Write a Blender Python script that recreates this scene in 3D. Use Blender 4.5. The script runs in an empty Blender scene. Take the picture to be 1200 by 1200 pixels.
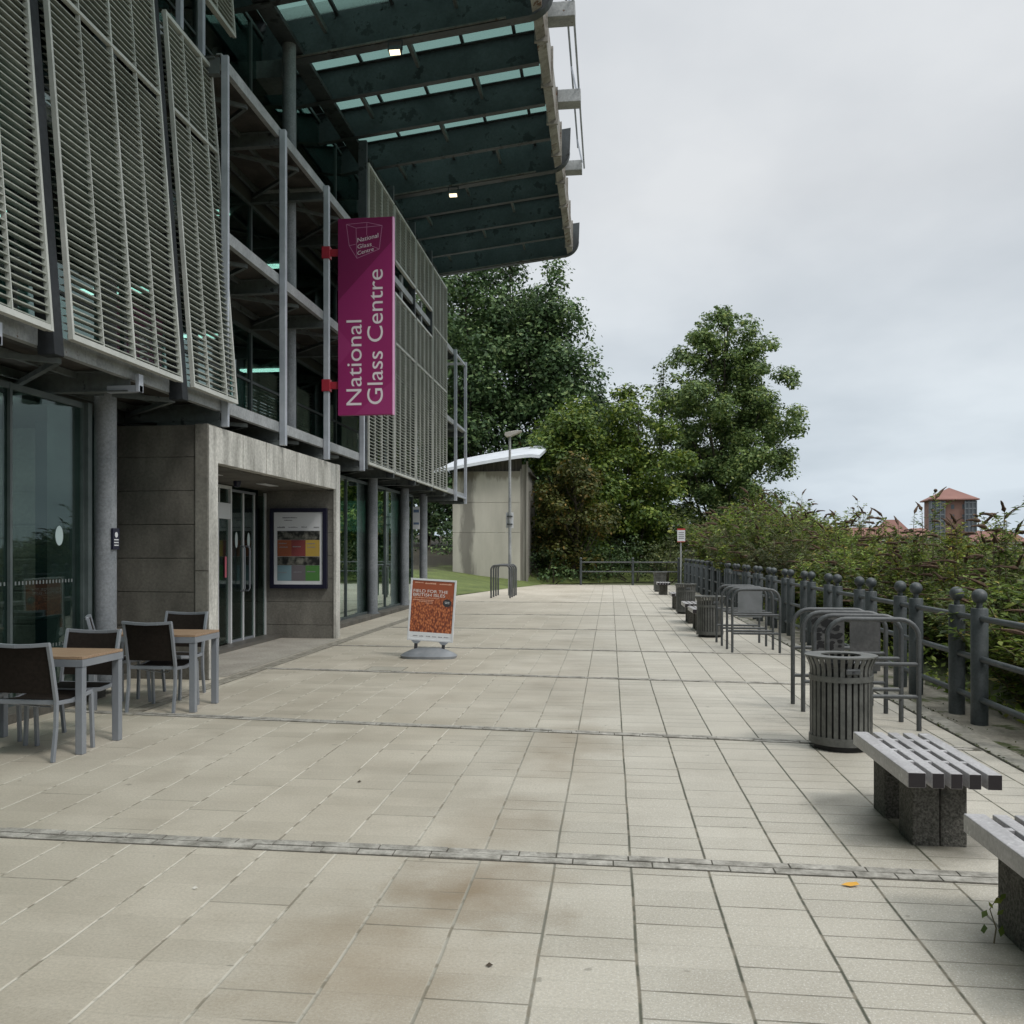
import bpy, math, random
import numpy as np
from mathutils import Vector, Matrix
R = math.radians
random.seed(7)
scene = bpy.context.scene
COL = scene.collection

# ------------------------------------------------------------------ helpers
class MB:
    def __init__(s): s.v=[]; s.f=[]
    def raw(s, vs, fs):
        b=len(s.v); s.v += [tuple(v) for v in vs]; s.f += [tuple(b+i for i in f) for f in fs]; return s
    def box(s, x0,x1,y0,y1,z0,z1):
        if x0>x1:x0,x1=x1,x0
        if y0>y1:y0,y1=y1,y0
        if z0>z1:z0,z1=z1,z0
        return s.raw([(x0,y0,z0),(x1,y0,z0),(x1,y1,z0),(x0,y1,z0),(x0,y0,z1),(x1,y0,z1),(x1,y1,z1),(x0,y1,z1)],
              [(0,3,2,1),(4,5,6,7),(0,1,5,4),(1,2,6,5),(2,3,7,6),(3,0,4,7)])
    def beam(s, p, q, w, h, up=(0,0,1)):
        p=Vector(p); q=Vector(q); d=(q-p).normalized(); up=Vector(up)
        if abs(d.dot(up))>.98: up=Vector((0,1,0))
        a=d.cross(up).normalized(); b=a.cross(d).normalized()
        a*=w/2; b*=h/2
        return s.raw([p-a-b,p+a-b,p+a+b,p-a+b,q-a-b,q+a-b,q+a+b,q-a+b],
              [(0,3,2,1),(4,5,6,7),(0,1,5,4),(1,2,6,5),(2,3,7,6),(3,0,4,7)])
    def tube(s, pts, rad, n=10, cap=True):
        pts=[Vector(p) for p in pts]; rs = rad if isinstance(rad,(list,tuple)) else [rad]*len(pts)
        b=len(s.v); prev=None
        for i,p in enumerate(pts):
            d = (pts[min(i+1,len(pts)-1)]-pts[max(i-1,0)]).normalized()
            if prev is None:
                a = d.orthogonal().normalized()
            else:
                a = (prev - d*prev.dot(d)).normalized()
            prev=a; c=d.cross(a)
            for k in range(n):
                t=2*math.pi*k/n; s.v.append(tuple(p+(a*math.cos(t)+c*math.sin(t))*rs[i]))
        for i in range(len(pts)-1):
            for k in range(n):
                k2=(k+1)%n
                s.f.append((b+i*n+k,b+i*n+k2,b+(i+1)*n+k2,b+(i+1)*n+k))
        if cap:
            s.f.append(tuple(b+k for k in reversed(range(n))))
            e=b+(len(pts)-1)*n; s.f.append(tuple(e+k for k in range(n)))
        return s
    def lathe(s, prof, n=24, c=(0,0,0)):
        b=len(s.v)
        for r,z in prof:
            for k in range(n):
                t=2*math.pi*k/n; s.v.append((c[0]+r*math.cos(t),c[1]+r*math.sin(t),c[2]+z))
        for i in range(len(prof)-1):
            for k in range(n):
                k2=(k+1)%n; s.f.append((b+i*n+k,b+i*n+k2,b+(i+1)*n+k2,b+(i+1)*n+k))
        s.f.append(tuple(b+k for k in reversed(range(n)))); e=b+(len(prof)-1)*n; s.f.append(tuple(e+k for k in range(n)))
        return s
    def prism(s, poly, axis, a0, a1):
        # poly list of 2D points; axis 'y': (x,z); axis 'x': (y,z); axis 'z': (x,y)
        def P(p,a): return {'y':(p[0],a,p[1]),'x':(a,p[0],p[1]),'z':(p[0],p[1],a)}[axis]
        n=len(poly)
        return s.raw([P(p,a0) for p in poly]+[P(p,a1) for p in poly],
            [tuple(range(n)),tuple(reversed(range(n,2*n)))]+[(i,n+i,n+(i+1)%n,(i+1)%n) for i in range(n)])
    def xform(s, M, start=0):
        for i in range(start,len(s.v)): s.v[i]=tuple(M@Vector(s.v[i]))
        return s

import bmesh
def mesh_of(name, mb, smooth=True, ang=35):
    me=bpy.data.meshes.new(name); me.from_pydata(mb.v,[],mb.f)
    bm=bmesh.new(); bm.from_mesh(me); bmesh.ops.recalc_face_normals(bm, faces=bm.faces); bm.to_mesh(me); bm.free()
    if smooth:
        me.polygons.foreach_set('use_smooth',[True]*len(me.polygons))
        me.set_sharp_from_angle(angle=R(ang))
    return me
def link(name, me, m, parent=None):
    o=bpy.data.objects.new(name, me); COL.objects.link(o)
    if m is not None: me.materials.append(m)
    if parent is not None: o.parent=parent
    return o
def lpart(name, mb, m, parent, bevel=0, label=None, smooth=True):
    o=link(name, mesh_of(name,mb,smooth), m, parent)
    if bevel: bev(o,bevel)
    if label: o['label']=label
    return o
def wl(o):
    l=Vector((0,0,0))
    while o is not None: l+=o.location; o=o.parent
    return l
def part(name, mb, m, parent, bevel=0, label=None, smooth=True):
    off=wl(parent)
    if off.length>0: mb.v=[(v[0]-off.x,v[1]-off.y,v[2]-off.z) for v in mb.v]
    o=link(name, mesh_of(name,mb,smooth), m, parent)
    if bevel: bev(o,bevel)
    if label: o['label']=label
    return o
def bev(o,w,seg=2):
    b=o.modifiers.new('bevel','BEVEL'); b.width=w; b.segments=seg; b.limit_method='ANGLE'; b.angle_limit=R(40)
def solo(name, mb, m, label=None, cat=None, group=None, kind=None, bevel=0, smooth=True):
    o=link(name, mesh_of(name,mb,smooth), m)
    tag(o,label,cat,group,kind)
    if bevel: bev(o,bevel)
    return o
def tag(o,label=None,cat=None,group=None,kind=None):
    if label:o['label']=label
    if cat:o['category']=cat
    if group:o['group']=group
    if kind:o['kind']=kind
    return o
def thing(name,label,cat,loc=(0,0,0),rz=0,group=None):
    o=bpy.data.objects.new(name,None); o.empty_display_size=.2; COL.objects.link(o)
    o.location=loc; o.rotation_euler=(0,0,rz); return tag(o,label,cat,group)
def dup(root, loc, rz=0, label=None, group=None, scale=None):
    def cp(o,par):
        c=o.copy(); COL.objects.link(c); c.parent=par
        for ch in o.children: cp(ch,c)
        return c
    r=cp(root,None); r.location=loc; r.rotation_euler=(0,0,rz)
    if scale: r.scale=scale
    if label: r['label']=label
    if group: r['group']=group
    return r
def quads(name, V, m, parent=None):
    n=len(V)//4
    me=bpy.data.meshes.new(name)
    me.vertices.add(4*n); me.vertices.foreach_set('co',V.astype(np.float32).ravel())
    me.loops.add(4*n); me.loops.foreach_set('vertex_index',np.arange(4*n,dtype=np.int32))
    me.polygons.add(n); me.polygons.foreach_set('loop_start',np.arange(0,4*n,4,dtype=np.int32))
    try: me.polygons.foreach_set('loop_total',np.full(n,4,dtype=np.int32))
    except Exception: pass
    me.update(calc_edges=True); me.validate()
    return link(name,me,m,parent)

# ------------------------------------------------------------------ materials
def newmat(name):
    m=bpy.data.materials.new(name); m.use_nodes=True; nt=m.node_tree
    return m, nt, nt.nodes['Principled BSDF']
def N(nt,t,**k):
    n=nt.nodes.new(t)
    for a,b in k.items(): setattr(n,a,b)
    return n
def lk(nt,a,b): nt.links.new(a,b)
def math_(nt,op,a,b=None,c=None):
    n=N(nt,'ShaderNodeMath',operation=op)
    for i,x in enumerate((a,b,c)):
        if x is None: continue
        if isinstance(x,(int,float)): n.inputs[i].default_value=x
        else: lk(nt,x,n.inputs[i])
    return n.outputs[0]
def ramp(nt,fac,stops):
    r=N(nt,'ShaderNodeValToRGB'); e=r.color_ramp.elements
    while len(e)<len(stops): e.new(.5)
    for i,(p,c) in enumerate(stops): e[i].position=p; e[i].color=(*c,1) if len(c)==3 else c
    lk(nt,fac,r.inputs[0]); return r.outputs[0]
def noise(nt,vec,scale,detail=4,rough=.55,sc=None):
    if sc:
        mp=N(nt,'ShaderNodeMapping'); mp.inputs['Scale'].default_value=sc; lk(nt,vec,mp.inputs[0]); vec=mp.outputs[0]
    n=N(nt,'ShaderNodeTexNoise'); n.inputs['Scale'].default_value=scale; n.inputs['Detail'].default_value=detail; n.inputs['Roughness'].default_value=rough
    lk(nt,vec,n.inputs['Vector']); return n.outputs['Fac']
def mixc(nt,fac,a,b,mode='MIX'):
    n=N(nt,'ShaderNodeMix',data_type='RGBA',blend_type=mode)
    for s,x in ((n.inputs[0],fac),(n.inputs[6],a),(n.inputs[7],b)):
        if isinstance(x,(int,float)): s.default_value=x
        elif isinstance(x,tuple): s.default_value=(*x,1)
        else: lk(nt,x,s)
    return n.outputs[2]
def pos(nt):
    return N(nt,'ShaderNodeNewGeometry').outputs['Position']
def dirty(name, c1, c2, scale=3, rough=.7, metal=0, bump=.0, sc=None, fine=None, spots=None, lo=.35, hi=.65, spec=.5, world=True, bscale=60):
    m,nt,p=newmat(name)
    v = pos(nt) if world else N(nt,'ShaderNodeTexCoord').outputs['Object']
    f=noise(nt,v,scale,6,.6,sc)
    col=ramp(nt,f,[(lo,c1),(hi,c2)])
    if fine:
        g=noise(nt,v,fine,3,.6); col=mixc(nt,1.0,col,ramp(nt,g,[(.3,(.8,.8,.8)),(.7,(1.2,1.2,1.2))]),'MULTIPLY')
    if spots:
        sc_,th,c3=spots
        g=noise(nt,v,sc_,5,.65); col=mixc(nt,ramp(nt,g,[(th,(0,0,0)),(th+.04,(1,1,1))]),col,c3)
    lk(nt,col,p.inputs['Base Color'])
    p.inputs['Roughness'].default_value=rough; p.inputs['Metallic'].default_value=metal
    p.inputs['Specular IOR Level'].default_value=spec
    if bump:
        b=N(nt,'ShaderNodeBump'); b.inputs['Strength'].default_value=bump; b.inputs['Distance'].default_value=.01
        lk(nt,noise(nt,v,bscale,4,.6),b.inputs['Height']); lk(nt,b.outputs[0],p.inputs['Normal'])
    return m
def plain(name,c,rough=.5,metal=0,spec=.5,emit=None,es=0):
    m,nt,p=newmat(name); p.inputs['Base Color'].default_value=(*c,1); p.inputs['Roughness'].default_value=rough
    p.inputs['Metallic'].default_value=metal; p.inputs['Specular IOR Level'].default_value=spec
    if emit: p.inputs['Emission Color'].default_value=(*emit,1); p.inputs['Emission Strength'].default_value=es
    return m
def leafmat(name, stops, trans=.3, rough=.55):
    trans=min(.5,trans+.05)
    m,nt,p=newmat(name)
    g=N(nt,'ShaderNodeNewGeometry')
    col=ramp(nt,g.outputs['Random Per Island'],stops)
    big=noise(nt,g.outputs['Position'],.9,2,.5)
    col=mixc(nt,1.0,col,ramp(nt,big,[(.35,(.72,.78,.8)),(.65,(1.25,1.2,1.05))]),'MULTIPLY')
    oi=N(nt,'ShaderNodeObjectInfo'); col=mixc(nt,1.0,col,ramp(nt,oi.outputs['Random'],[(0,(.68,.66,.62)),(.5,(.95,.98,.9)),(1,(1.22,1.12,1.15))]),'MULTIPLY')
    lk(nt,col,p.inputs['Base Color']); p.inputs['Roughness'].default_value=rough; p.inputs['Specular IOR Level'].default_value=.35
    t=N(nt,'ShaderNodeBsdfTranslucent'); lk(nt,col,t.inputs[0])
    mx=N(nt,'ShaderNodeMixShader'); mx.inputs[0].default_value=trans
    lk(nt,p.outputs[0],mx.inputs[1]); lk(nt,t.outputs[0],mx.inputs[2])
    lk(nt,mx.outputs[0],nt.nodes['Material Output'].inputs[0]); return m
def glassmat(name,tint,refl=1.0,rough=.01,ior=1.5,base=.0):
    m=bpy.data.materials.new(name); m.use_nodes=True; nt=m.node_tree; nt.nodes.clear()
    out=N(nt,'ShaderNodeOutputMaterial'); tr=N(nt,'ShaderNodeBsdfTransparent'); tr.inputs[0].default_value=(*tint,1)
    gl=N(nt,'ShaderNodeBsdfGlossy'); gl.inputs['Roughness'].default_value=rough; gl.inputs['Color'].default_value=(.85*refl,.95*refl,.92*refl,1)
    fr=N(nt,'ShaderNodeLayerWeight'); fr.inputs[0].default_value=.5
    # slight pane wobble
    b=N(nt,'ShaderNodeBump'); b.inputs['Strength'].default_value=.05; b.inputs['Distance'].default_value=.02
    lk(nt,noise(nt,pos(nt),.8,2,.5),b.inputs['Height']); lk(nt,b.outputs[0],gl.inputs['Normal'])
    f=math_(nt,'MULTIPLY_ADD',math_(nt,'POWER',fr.outputs['Facing'],4.0),.92-base,.05+base)
    mx=N(nt,'ShaderNodeMixShader'); lk(nt,f,mx.inputs[0]); lk(nt,tr.outputs[0],mx.inputs[1]); lk(nt,gl.outputs[0],mx.inputs[2])
    lk(nt,mx.outputs[0],out.inputs[0]); return m

M={}
M['concrete']=dirty('concrete',(.062,.058,.049),(.125,.117,.10),2.2,.85,bump=.25,fine=30,sc=(1,1,.5))
M['concrete_mid']=dirty('mid_concrete',(.115,.11,.095),(.20,.192,.168),2.2,.85,bump=.25,fine=30,sc=(1,1,.5))
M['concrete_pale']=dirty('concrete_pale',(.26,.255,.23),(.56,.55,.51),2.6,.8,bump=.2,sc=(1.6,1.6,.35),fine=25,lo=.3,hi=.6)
M['hut_concrete']=dirty('hut_concrete',(.36,.345,.30),(.52,.50,.44),.9,.85,bump=.12,sc=(1.3,1.3,.3),lo=.3,hi=.7)
def hutmat():
    m=M['hut_concrete']; nt=m.node_tree; p=nt.nodes['Principled BSDF']; src=p.inputs['Base Color'].links[0].from_socket
    v=pos(nt); s=N(nt,'ShaderNodeSeparateXYZ'); lk(nt,v,s.inputs[0])
    q=math_(nt,'ABSOLUTE',math_(nt,'ADD',s.outputs[0],6.45)); q=math_(nt,'ADD',q,math_(nt,'MULTIPLY_ADD',noise(nt,v,1.2,4,.6,(1.5,1.5,.35)),1.1,-.55))
    st=ramp(nt,q,[(.16,(.62,.62,.62)),(.34,(0,0,0))]); c=mixc(nt,st,src,(.055,.05,.045))
    q=math_(nt,'ADD',s.outputs[2],math_(nt,'MULTIPLY_ADD',noise(nt,v,2.5,4,.6,(1,1,.2)),-1.6,.8)); q=math_(nt,'SUBTRACT',q,4.2)
    c=mixc(nt,ramp(nt,q,[(.55,(0,0,0)),(.75,(.6,.6,.6))]),c,(.12,.10,.07)); lk(nt,c,p.inputs['Base Color'])
hutmat()
M['flange']=dirty('rusty_flange',(.085,.08,.072),(.17,.165,.155),3,.7,spots=(4,.60,(.06,.035,.022)),fine=25)
M['room_glow']=plain('room_fill_glow',(.8,.8,.8),.5,emit=(1,1,.95),es=2.5)
M['step']=dirty('threshold_concrete',(.28,.26,.225),(.37,.345,.30),1.5,.8,bump=.1,fine=30)
M['steel_dark']=dirty('dark_blue_steel',(.030,.037,.041),(.058,.068,.074),1.5,.55,spots=(3.0,.585,(.009,.011,.012)),fine=18,bump=.05)
M['post_dark']=dirty('dark_post_paint',(.018,.021,.024),(.032,.036,.041),2,.75,fine=20,spec=.25)
M['steel_peel']=dirty('peeling_steel',(.075,.09,.092),(.12,.135,.135),1.3,.6,spots=(3.2,.62,(.022,.028,.030)),fine=14)
M['steel_grey']=dirty('grey_steel',(.23,.245,.25),(.36,.375,.385),2.5,.5,spots=(5,.68,(.12,.07,.04)),fine=30)
M['steel_light']=dirty('galvanised_steel',(.34,.37,.42),(.46,.49,.54),3,.4,.1,spots=(3,.72,(.17,.10,.07)))
M['rust_edge']=dirty('rust_stained_steel',(.19,.175,.155),(.36,.345,.32),3,.7,spots=(4,.60,(.12,.06,.035)),fine=25)
M['deck']=dirty('deck_grating',(.035,.032,.028),(.075,.068,.058),3,.8,fine=40)
M['slat']=dirty('louvre_slat',(.25,.268,.232),(.36,.378,.335),2,.5,fine=20,bump=.03)
M['slat_frame']=dirty('louvre_frame',(.42,.435,.405),(.54,.55,.52),3,.45,spots=(5,.70,(.30,.18,.09)))
M['column']=dirty('column_paint',(.15,.165,.18),(.23,.245,.26),2.5,.5,spots=(4,.70,(.30,.30,.30)),fine=40)
M['mullion']=dirty('mullion_paint',(.05,.065,.065),(.09,.11,.11),3,.5)
M['glass']=glassmat('window_glass',(.62,.72,.69),.75,base=.0)
M['glass_up']=glassmat('upper_window_glass',(.42,.62,.58),.9,base=.10)
M['glass_far']=glassmat('far_window_glass',(.50,.66,.58),1.0,base=.30)
M['interior']=dirty('interior_wall',(.05,.055,.052),(.08,.082,.075),1,.8)
M['interior_mid']=dirty('interior_partition',(.10,.15,.15),(.15,.2,.2),1,.6)
M['interior_floor']=plain('interior_floor',(.10,.095,.085),.4)
M['alu']=dirty('brushed_aluminium',(.225,.245,.275),(.27,.29,.32),2,.40,.25,world=False)
M['alu_white']=plain('pale_door_frame',(.58,.60,.61),.4)
M['chair_net']=dirty('dark_chair_mesh',(.014,.011,.009),(.022,.017,.014),40,.8,world=False,spec=.15,bump=.2,bscale=300)
M['wood']=dirty('orange_teak',(.24,.15,.09),(.36,.255,.17),3,.5,sc=(2,22,22),world=False,bump=.1)
M['fence']=dirty('fence_paint',(.036,.045,.049),(.066,.077,.081),5,.5,fine=50,bump=.12,bscale=45)
M['stand']=dirty('bike_stand_paint',(.052,.057,.060),(.098,.104,.107),4,.42,fine=40,bump=.1,bscale=60,spots=(7,.70,(.035,.036,.036)))
M['bin']=dirty('bin_paint',(.075,.078,.073),(.13,.132,.124),5,.45,fine=30,world=False,bump=.08)
M['bin_black']=plain('bin_liner',(.012,.012,.012),.6)
M['bench']=dirty('weathered_bench_slat',(.27,.26,.265),(.46,.45,.46),5,.36,fine=60,spots=(11,.64,(.50,.50,.50)),world=False,sc=(1,.25,1),bump=.15,spec=.6)
M['bench_end']=plain('bench_end',(.035,.031,.033),.7,spec=.2)
M['aggregate']=dirty('exposed_aggregate',(.045,.044,.038),(.15,.145,.13),75,.9,bump=.7,fine=160,world=False,bscale=110,lo=.38,hi=.66,spots=(6,.60,(.05,.05,.045)))
M['magenta']=plain('magenta_panel',(.30,.020,.135),.45)
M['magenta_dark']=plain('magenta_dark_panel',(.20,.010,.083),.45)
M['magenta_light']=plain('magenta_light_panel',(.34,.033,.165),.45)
M['pink_edge']=plain('pink_panel_edge',(.75,.35,.60),.5)
M['banner_text']=plain('banner_lettering',(.82,.74,.79),.5)
M['logo_line']=plain('logo_line',(.50,.22,.38),.5)
M['red_bracket']=plain('red_bracket',(.35,.02,.04),.5)
M['white']=plain('white_sheet',(.66,.68,.70),.4)
M['ink']=plain('ink',(.03,.03,.035),.6)
M['ink_grey']=plain('grey_ink',(.22,.22,.24),.6)
M['navy']=plain('navy_frame',(.012,.012,.03),.35)
M['hut_roof']=dirty('white_roof_sheet',(.62,.66,.72),(.74,.78,.83),1,.35)
M['timber']=dirty('dark_timber',(.05,.045,.04),(.11,.10,.09),4,.8,sc=(6,6,.4))
M['bark']=dirty('bark',(.035,.03,.024),(.10,.085,.065),6,.9,sc=(1,1,.3),bump=.5,bscale=12)
M['stem']=plain('shrub_stem',(.13,.11,.06),.8)
M['dark_seed']=dirty('dry_seed_heads',(.040,.024,.016),(.11,.065,.038),30,.9)
M['purple']=plain('purple_blossom',(.16,.06,.20),.8)

# ------------------------------------------------------------------ camera
TAN=.13; TH=math.atan(TAN)
cd=bpy.data.cameras.new('camera'); cam=bpy.data.objects.new('camera',cd); COL.objects.link(cam)
cam.location=(0,0,1.55); cam.rotation_euler=(R(90),0,TH)
cd.sensor_width=36; cd.sensor_fit='HORIZONTAL'; cd.lens=36*1100/1200; cd.shift_x=28/1200; cd.shift_y=45/1200
cd.clip_start=.05; cd.clip_end=6000; scene.camera=cam

# ------------------------------------------------------------------ world & sun
w=bpy.data.worlds.new('World'); scene.world=w; w.use_nodes=True; nt=w.node_tree; nt.nodes.clear()
SUN_EL, SUN_AZ = R(52), R(125)      # azimuth measured clockwise from +Y
sky=N(nt,'ShaderNodeTexSky',sky_type='NISHITA'); sky.sun_disc=False; sky.sun_elevation=SUN_EL; sky.sun_rotation=SUN_AZ
sky.air_density=1.2; sky.dust_density=3
tc=N(nt,'ShaderNodeTexCoord').outputs['Generated']
sx=N(nt,'ShaderNodeSeparateXYZ'); lk(nt,tc,sx.inputs[0])
zz=math_(nt,'ADD',math_(nt,'MAXIMUM',sx.outputs[2],0.0),.18)
cv=N(nt,'ShaderNodeCombineXYZ'); lk(nt,math_(nt,'DIVIDE',sx.outputs[0],zz),cv.inputs[0]); lk(nt,math_(nt,'DIVIDE',sx.outputs[1],zz),cv.inputs[1])
f=noise(nt,cv.outputs[0],1.1,6,.5,sc=(1.0,.75,1))
cl=ramp(nt,f,[(.34,(4.45,4.68,4.90)),(.47,(5.05,5.24,5.42)),(.60,(5.75,5.90,6.02))])
hz=ramp(nt,sx.outputs[2],[(0.0,(.90,1.0,1.09)),(.16,(.97,1.02,1.06)),(.34,(1,1,1)),(.54,(1.02,1.02,1.02)),(.74,(2.3,2.28,2.22)),(1.0,(3.1,3.06,2.98))])
cl=mixc(nt,1.0,cl,hz,'MULTIPLY')
mx=mixc(nt,.93,sky.outputs[0],cl)
bg=N(nt,'ShaderNodeBackground'); bg.inputs[1].default_value=.1; lk(nt,mx,bg.inputs[0])
lk(nt,bg.outputs[0],N(nt,'ShaderNodeOutputWorld').inputs[0])
sd=bpy.data.lights.new('sun','SUN'); sd.energy=1.0; sd.angle=R(12); sd.color=(1,.97,.92)
so=bpy.data.objects.new('sun',sd); COL.objects.link(so); so.location=(20,-10,30)
sdir=Vector((math.sin(SUN_AZ)*math.cos(SUN_EL),math.cos(SUN_AZ)*math.cos(SUN_EL),math.sin(SUN_EL)))
so.rotation_euler=(-sdir).to_track_quat('-Z','Y').to_euler()
vs=scene.view_settings; vs.view_transform='Standard'; vs.look='None'; vs.gamma=1; vs.exposure=.45; vs.use_curve_mapping=False

cy=scene.cycles; cy.max_bounces=7; cy.diffuse_bounces=3; cy.glossy_bounces=3; cy.transmission_bounces=4; cy.transparent_max_bounces=10; cy.caustics_reflective=False; cy.caustics_refractive=False
# ------------------------------------------------------------------ ground & paving
m,nt,p=newmat('earth_ground')
v=pos(nt); c=ramp(nt,noise(nt,v,.35,6,.6),[(.35,(.05,.06,.025)),(.65,(.09,.10,.045))]); lk(nt,c,p.inputs['Base Color']); p.inputs['Roughness'].default_value=.95
g=MB(); g.raw([(-3000,-3000,-.03),(3000,-3000,-.03),(3000,4000,-.03),(-3000,4000,-.03)],[(0,1,2,3)])
solo('ground',g,m,kind='structure')

PX0,PXW=.10,.372
m,nt,p=newmat('paving_slabs')
v=pos(nt); s=N(nt,'ShaderNodeSeparateXYZ'); lk(nt,v,s.inputs[0]); X,Y=s.outputs[0],s.outputs[1]
wob=math_(nt,'MULTIPLY_ADD',noise(nt,v,1.3,2,.5),.012,-.006)
ux=math_(nt,'DIVIDE',math_(nt,'SUBTRACT',math_(nt,'ADD',X,wob),PX0),PXW)
kx=math_(nt,'FLOOR',ux); fx=math_(nt,'SUBTRACT',ux,kx)
wn=N(nt,'ShaderNodeTexWhiteNoise',noise_dimensions='1D'); lk(nt,kx,wn.inputs['W'])
uy=math_(nt,'DIVIDE',math_(nt,'ADD',math_(nt,'ADD',Y,math_(nt,'MULTIPLY',wn.outputs[0],.09)),wob),.2)
ky=math_(nt,'FLOOR',uy); fy=math_(nt,'SUBTRACT',uy,ky)
def near(f,w):  # 1 at joint
    d=math_(nt,'MINIMUM',f,math_(nt,'SUBTRACT',1.0,f)); n=N(nt,'ShaderNodeMapRange'); n.inputs[1].default_value=w*.35; n.inputs[2].default_value=w
    n.inputs[3].default_value=1; n.inputs[4].default_value=0; lk(nt,d,n.inputs[0]); return n.outputs[0]
jx=near(fx,.024); jy0=near(fy,.034)
cid=N(nt,'ShaderNodeCombineXYZ'); lk(nt,kx,cid.inputs[0]); lk(nt,ky,cid.inputs[1])
w2=N(nt,'ShaderNodeTexWhiteNoise',noise_dimensions='2D'); lk(nt,cid.outputs[0],w2.inputs['Vector'])
cj=N(nt,'ShaderNodeCombineXYZ'); lk(nt,kx,cj.inputs[0]); lk(nt,math_(nt,'FLOOR',math_(nt,'ADD',uy,.5)),cj.inputs[1])
w3=N(nt,'ShaderNodeTexWhiteNoise',noise_dimensions='2D'); lk(nt,cj.outputs[0],w3.inputs['Vector'])
# cross joints fade to the left where they are filled with pale sand
right=N(nt,'ShaderNodeMapRange'); right.inputs[1].default_value=-1.6; right.inputs[2].default_value=.2; lk(nt,math_(nt,'ADD',X,math_(nt,'MULTIPLY_ADD',noise(nt,v,.9,3,.5),1.6,-.8)),right.inputs[0])
RT=right.outputs[0]
thr=math_(nt,'MULTIPLY_ADD',RT,.62,.12)
jy=math_(nt,'MULTIPLY',jy0,math_(nt,'MULTIPLY_ADD',math_(nt,'LESS_THAN',w3.outputs[0],thr),.75,.12))
jy=math_(nt,'MULTIPLY',jy,math_(nt,'MULTIPLY_ADD',noise(nt,v,3.5,2,.5),1.8,.05))
base=ramp(nt,noise(nt,v,.55,5,.6),[(.3,(.390,.350,.283)),(.7,(.512,.470,.398))])
base=mixc(nt,1.0,base,ramp(nt,w2.outputs[0],[(0,(.94,.94,.935)),(1,(1.05,1.05,1.05))]),'MULTIPLY')
base=mixc(nt,1.0,base,ramp(nt,noise(nt,v,70,3,.7),[(.3,(.86,.86,.86)),(.7,(1.14,1.14,1.13))]),'MULTIPLY')
base=mixc(nt,RT,base,mixc(nt,1.0,base,(.965,.99,1.02),'MULTIPLY'))
# exposed speckle on the right half
base=mixc(nt,math_(nt,'MULTIPLY',RT,ramp(nt,noise(nt,v,120,2,.7),[(.56,(0,0,0)),(.66,(.8,.8,.8))])),base,(.66,.65,.62))
base=mixc(nt,ramp(nt,noise(nt,v,150,2,.7),[(.60,(0,0,0)),(.70,(.45,.45,.45))]),base,(.20,.19,.165))
# patchy grime
base=mixc(nt,ramp(nt,noise(nt,v,1.7,6,.68),[(.50,(0,0,0)),(.74,(.32,.32,.32))]),base,(.25,.215,.165))
base=mixc(nt,ramp(nt,noise(nt,v,14,4,.7),[(.62,(0,0,0)),(.75,(.35,.35,.35))]),base,(.22,.20,.16))
# brown stains; the last two patches add painted bench shade
def stain_or_shade(cx,cy,rx,ry,col,amt,base):
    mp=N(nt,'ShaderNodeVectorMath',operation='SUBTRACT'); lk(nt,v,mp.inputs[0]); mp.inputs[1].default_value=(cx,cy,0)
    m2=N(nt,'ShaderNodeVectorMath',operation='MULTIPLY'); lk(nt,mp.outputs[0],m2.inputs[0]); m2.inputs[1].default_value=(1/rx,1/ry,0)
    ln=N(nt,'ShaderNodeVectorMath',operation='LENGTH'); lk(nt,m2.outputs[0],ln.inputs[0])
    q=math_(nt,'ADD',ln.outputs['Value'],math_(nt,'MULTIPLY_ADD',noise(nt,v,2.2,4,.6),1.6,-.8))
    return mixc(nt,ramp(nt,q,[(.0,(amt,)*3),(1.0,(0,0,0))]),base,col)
base=stain_or_shade(-.62,4.30,.48,.60,(.21,.145,.08),.72,base)
base=stain_or_shade(-.90,3.4,.60,1.0,(.26,.19,.115),.46,base)
base=stain_or_shade(-.62,5.3,.38,.8,(.23,.17,.105),.42,base)
base=stain_or_shade(-.35,7.4,.5,1.4,(.25,.19,.12),.52,base)
base=stain_or_shade(-.5,11.5,.9,3.0,(.33,.28,.22),.3,base)
base=stain_or_shade(1.66,5.5,.50,.85,(.060,.058,.040),.97,base)  # damp and moss below the bench, with its shade painted in
base=stain_or_shade(1.72,3.6,.42,.85,(.075,.072,.050),.95,base)  # same damp and painted shade under the nearest bench
# small dark spots of litter and lichen
base=mixc(nt,ramp(nt,noise(nt,v,9,2,.5),[(.73,(0,0,0)),(.76,(.5,.5,.5))]),base,(.17,.16,.13))
jc=mixc(nt,RT,(.60,.565,.49),mixc(nt,noise(nt,v,2.5,3,.6),(.050,.044,.030),(.032,.042,.015)))
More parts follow.
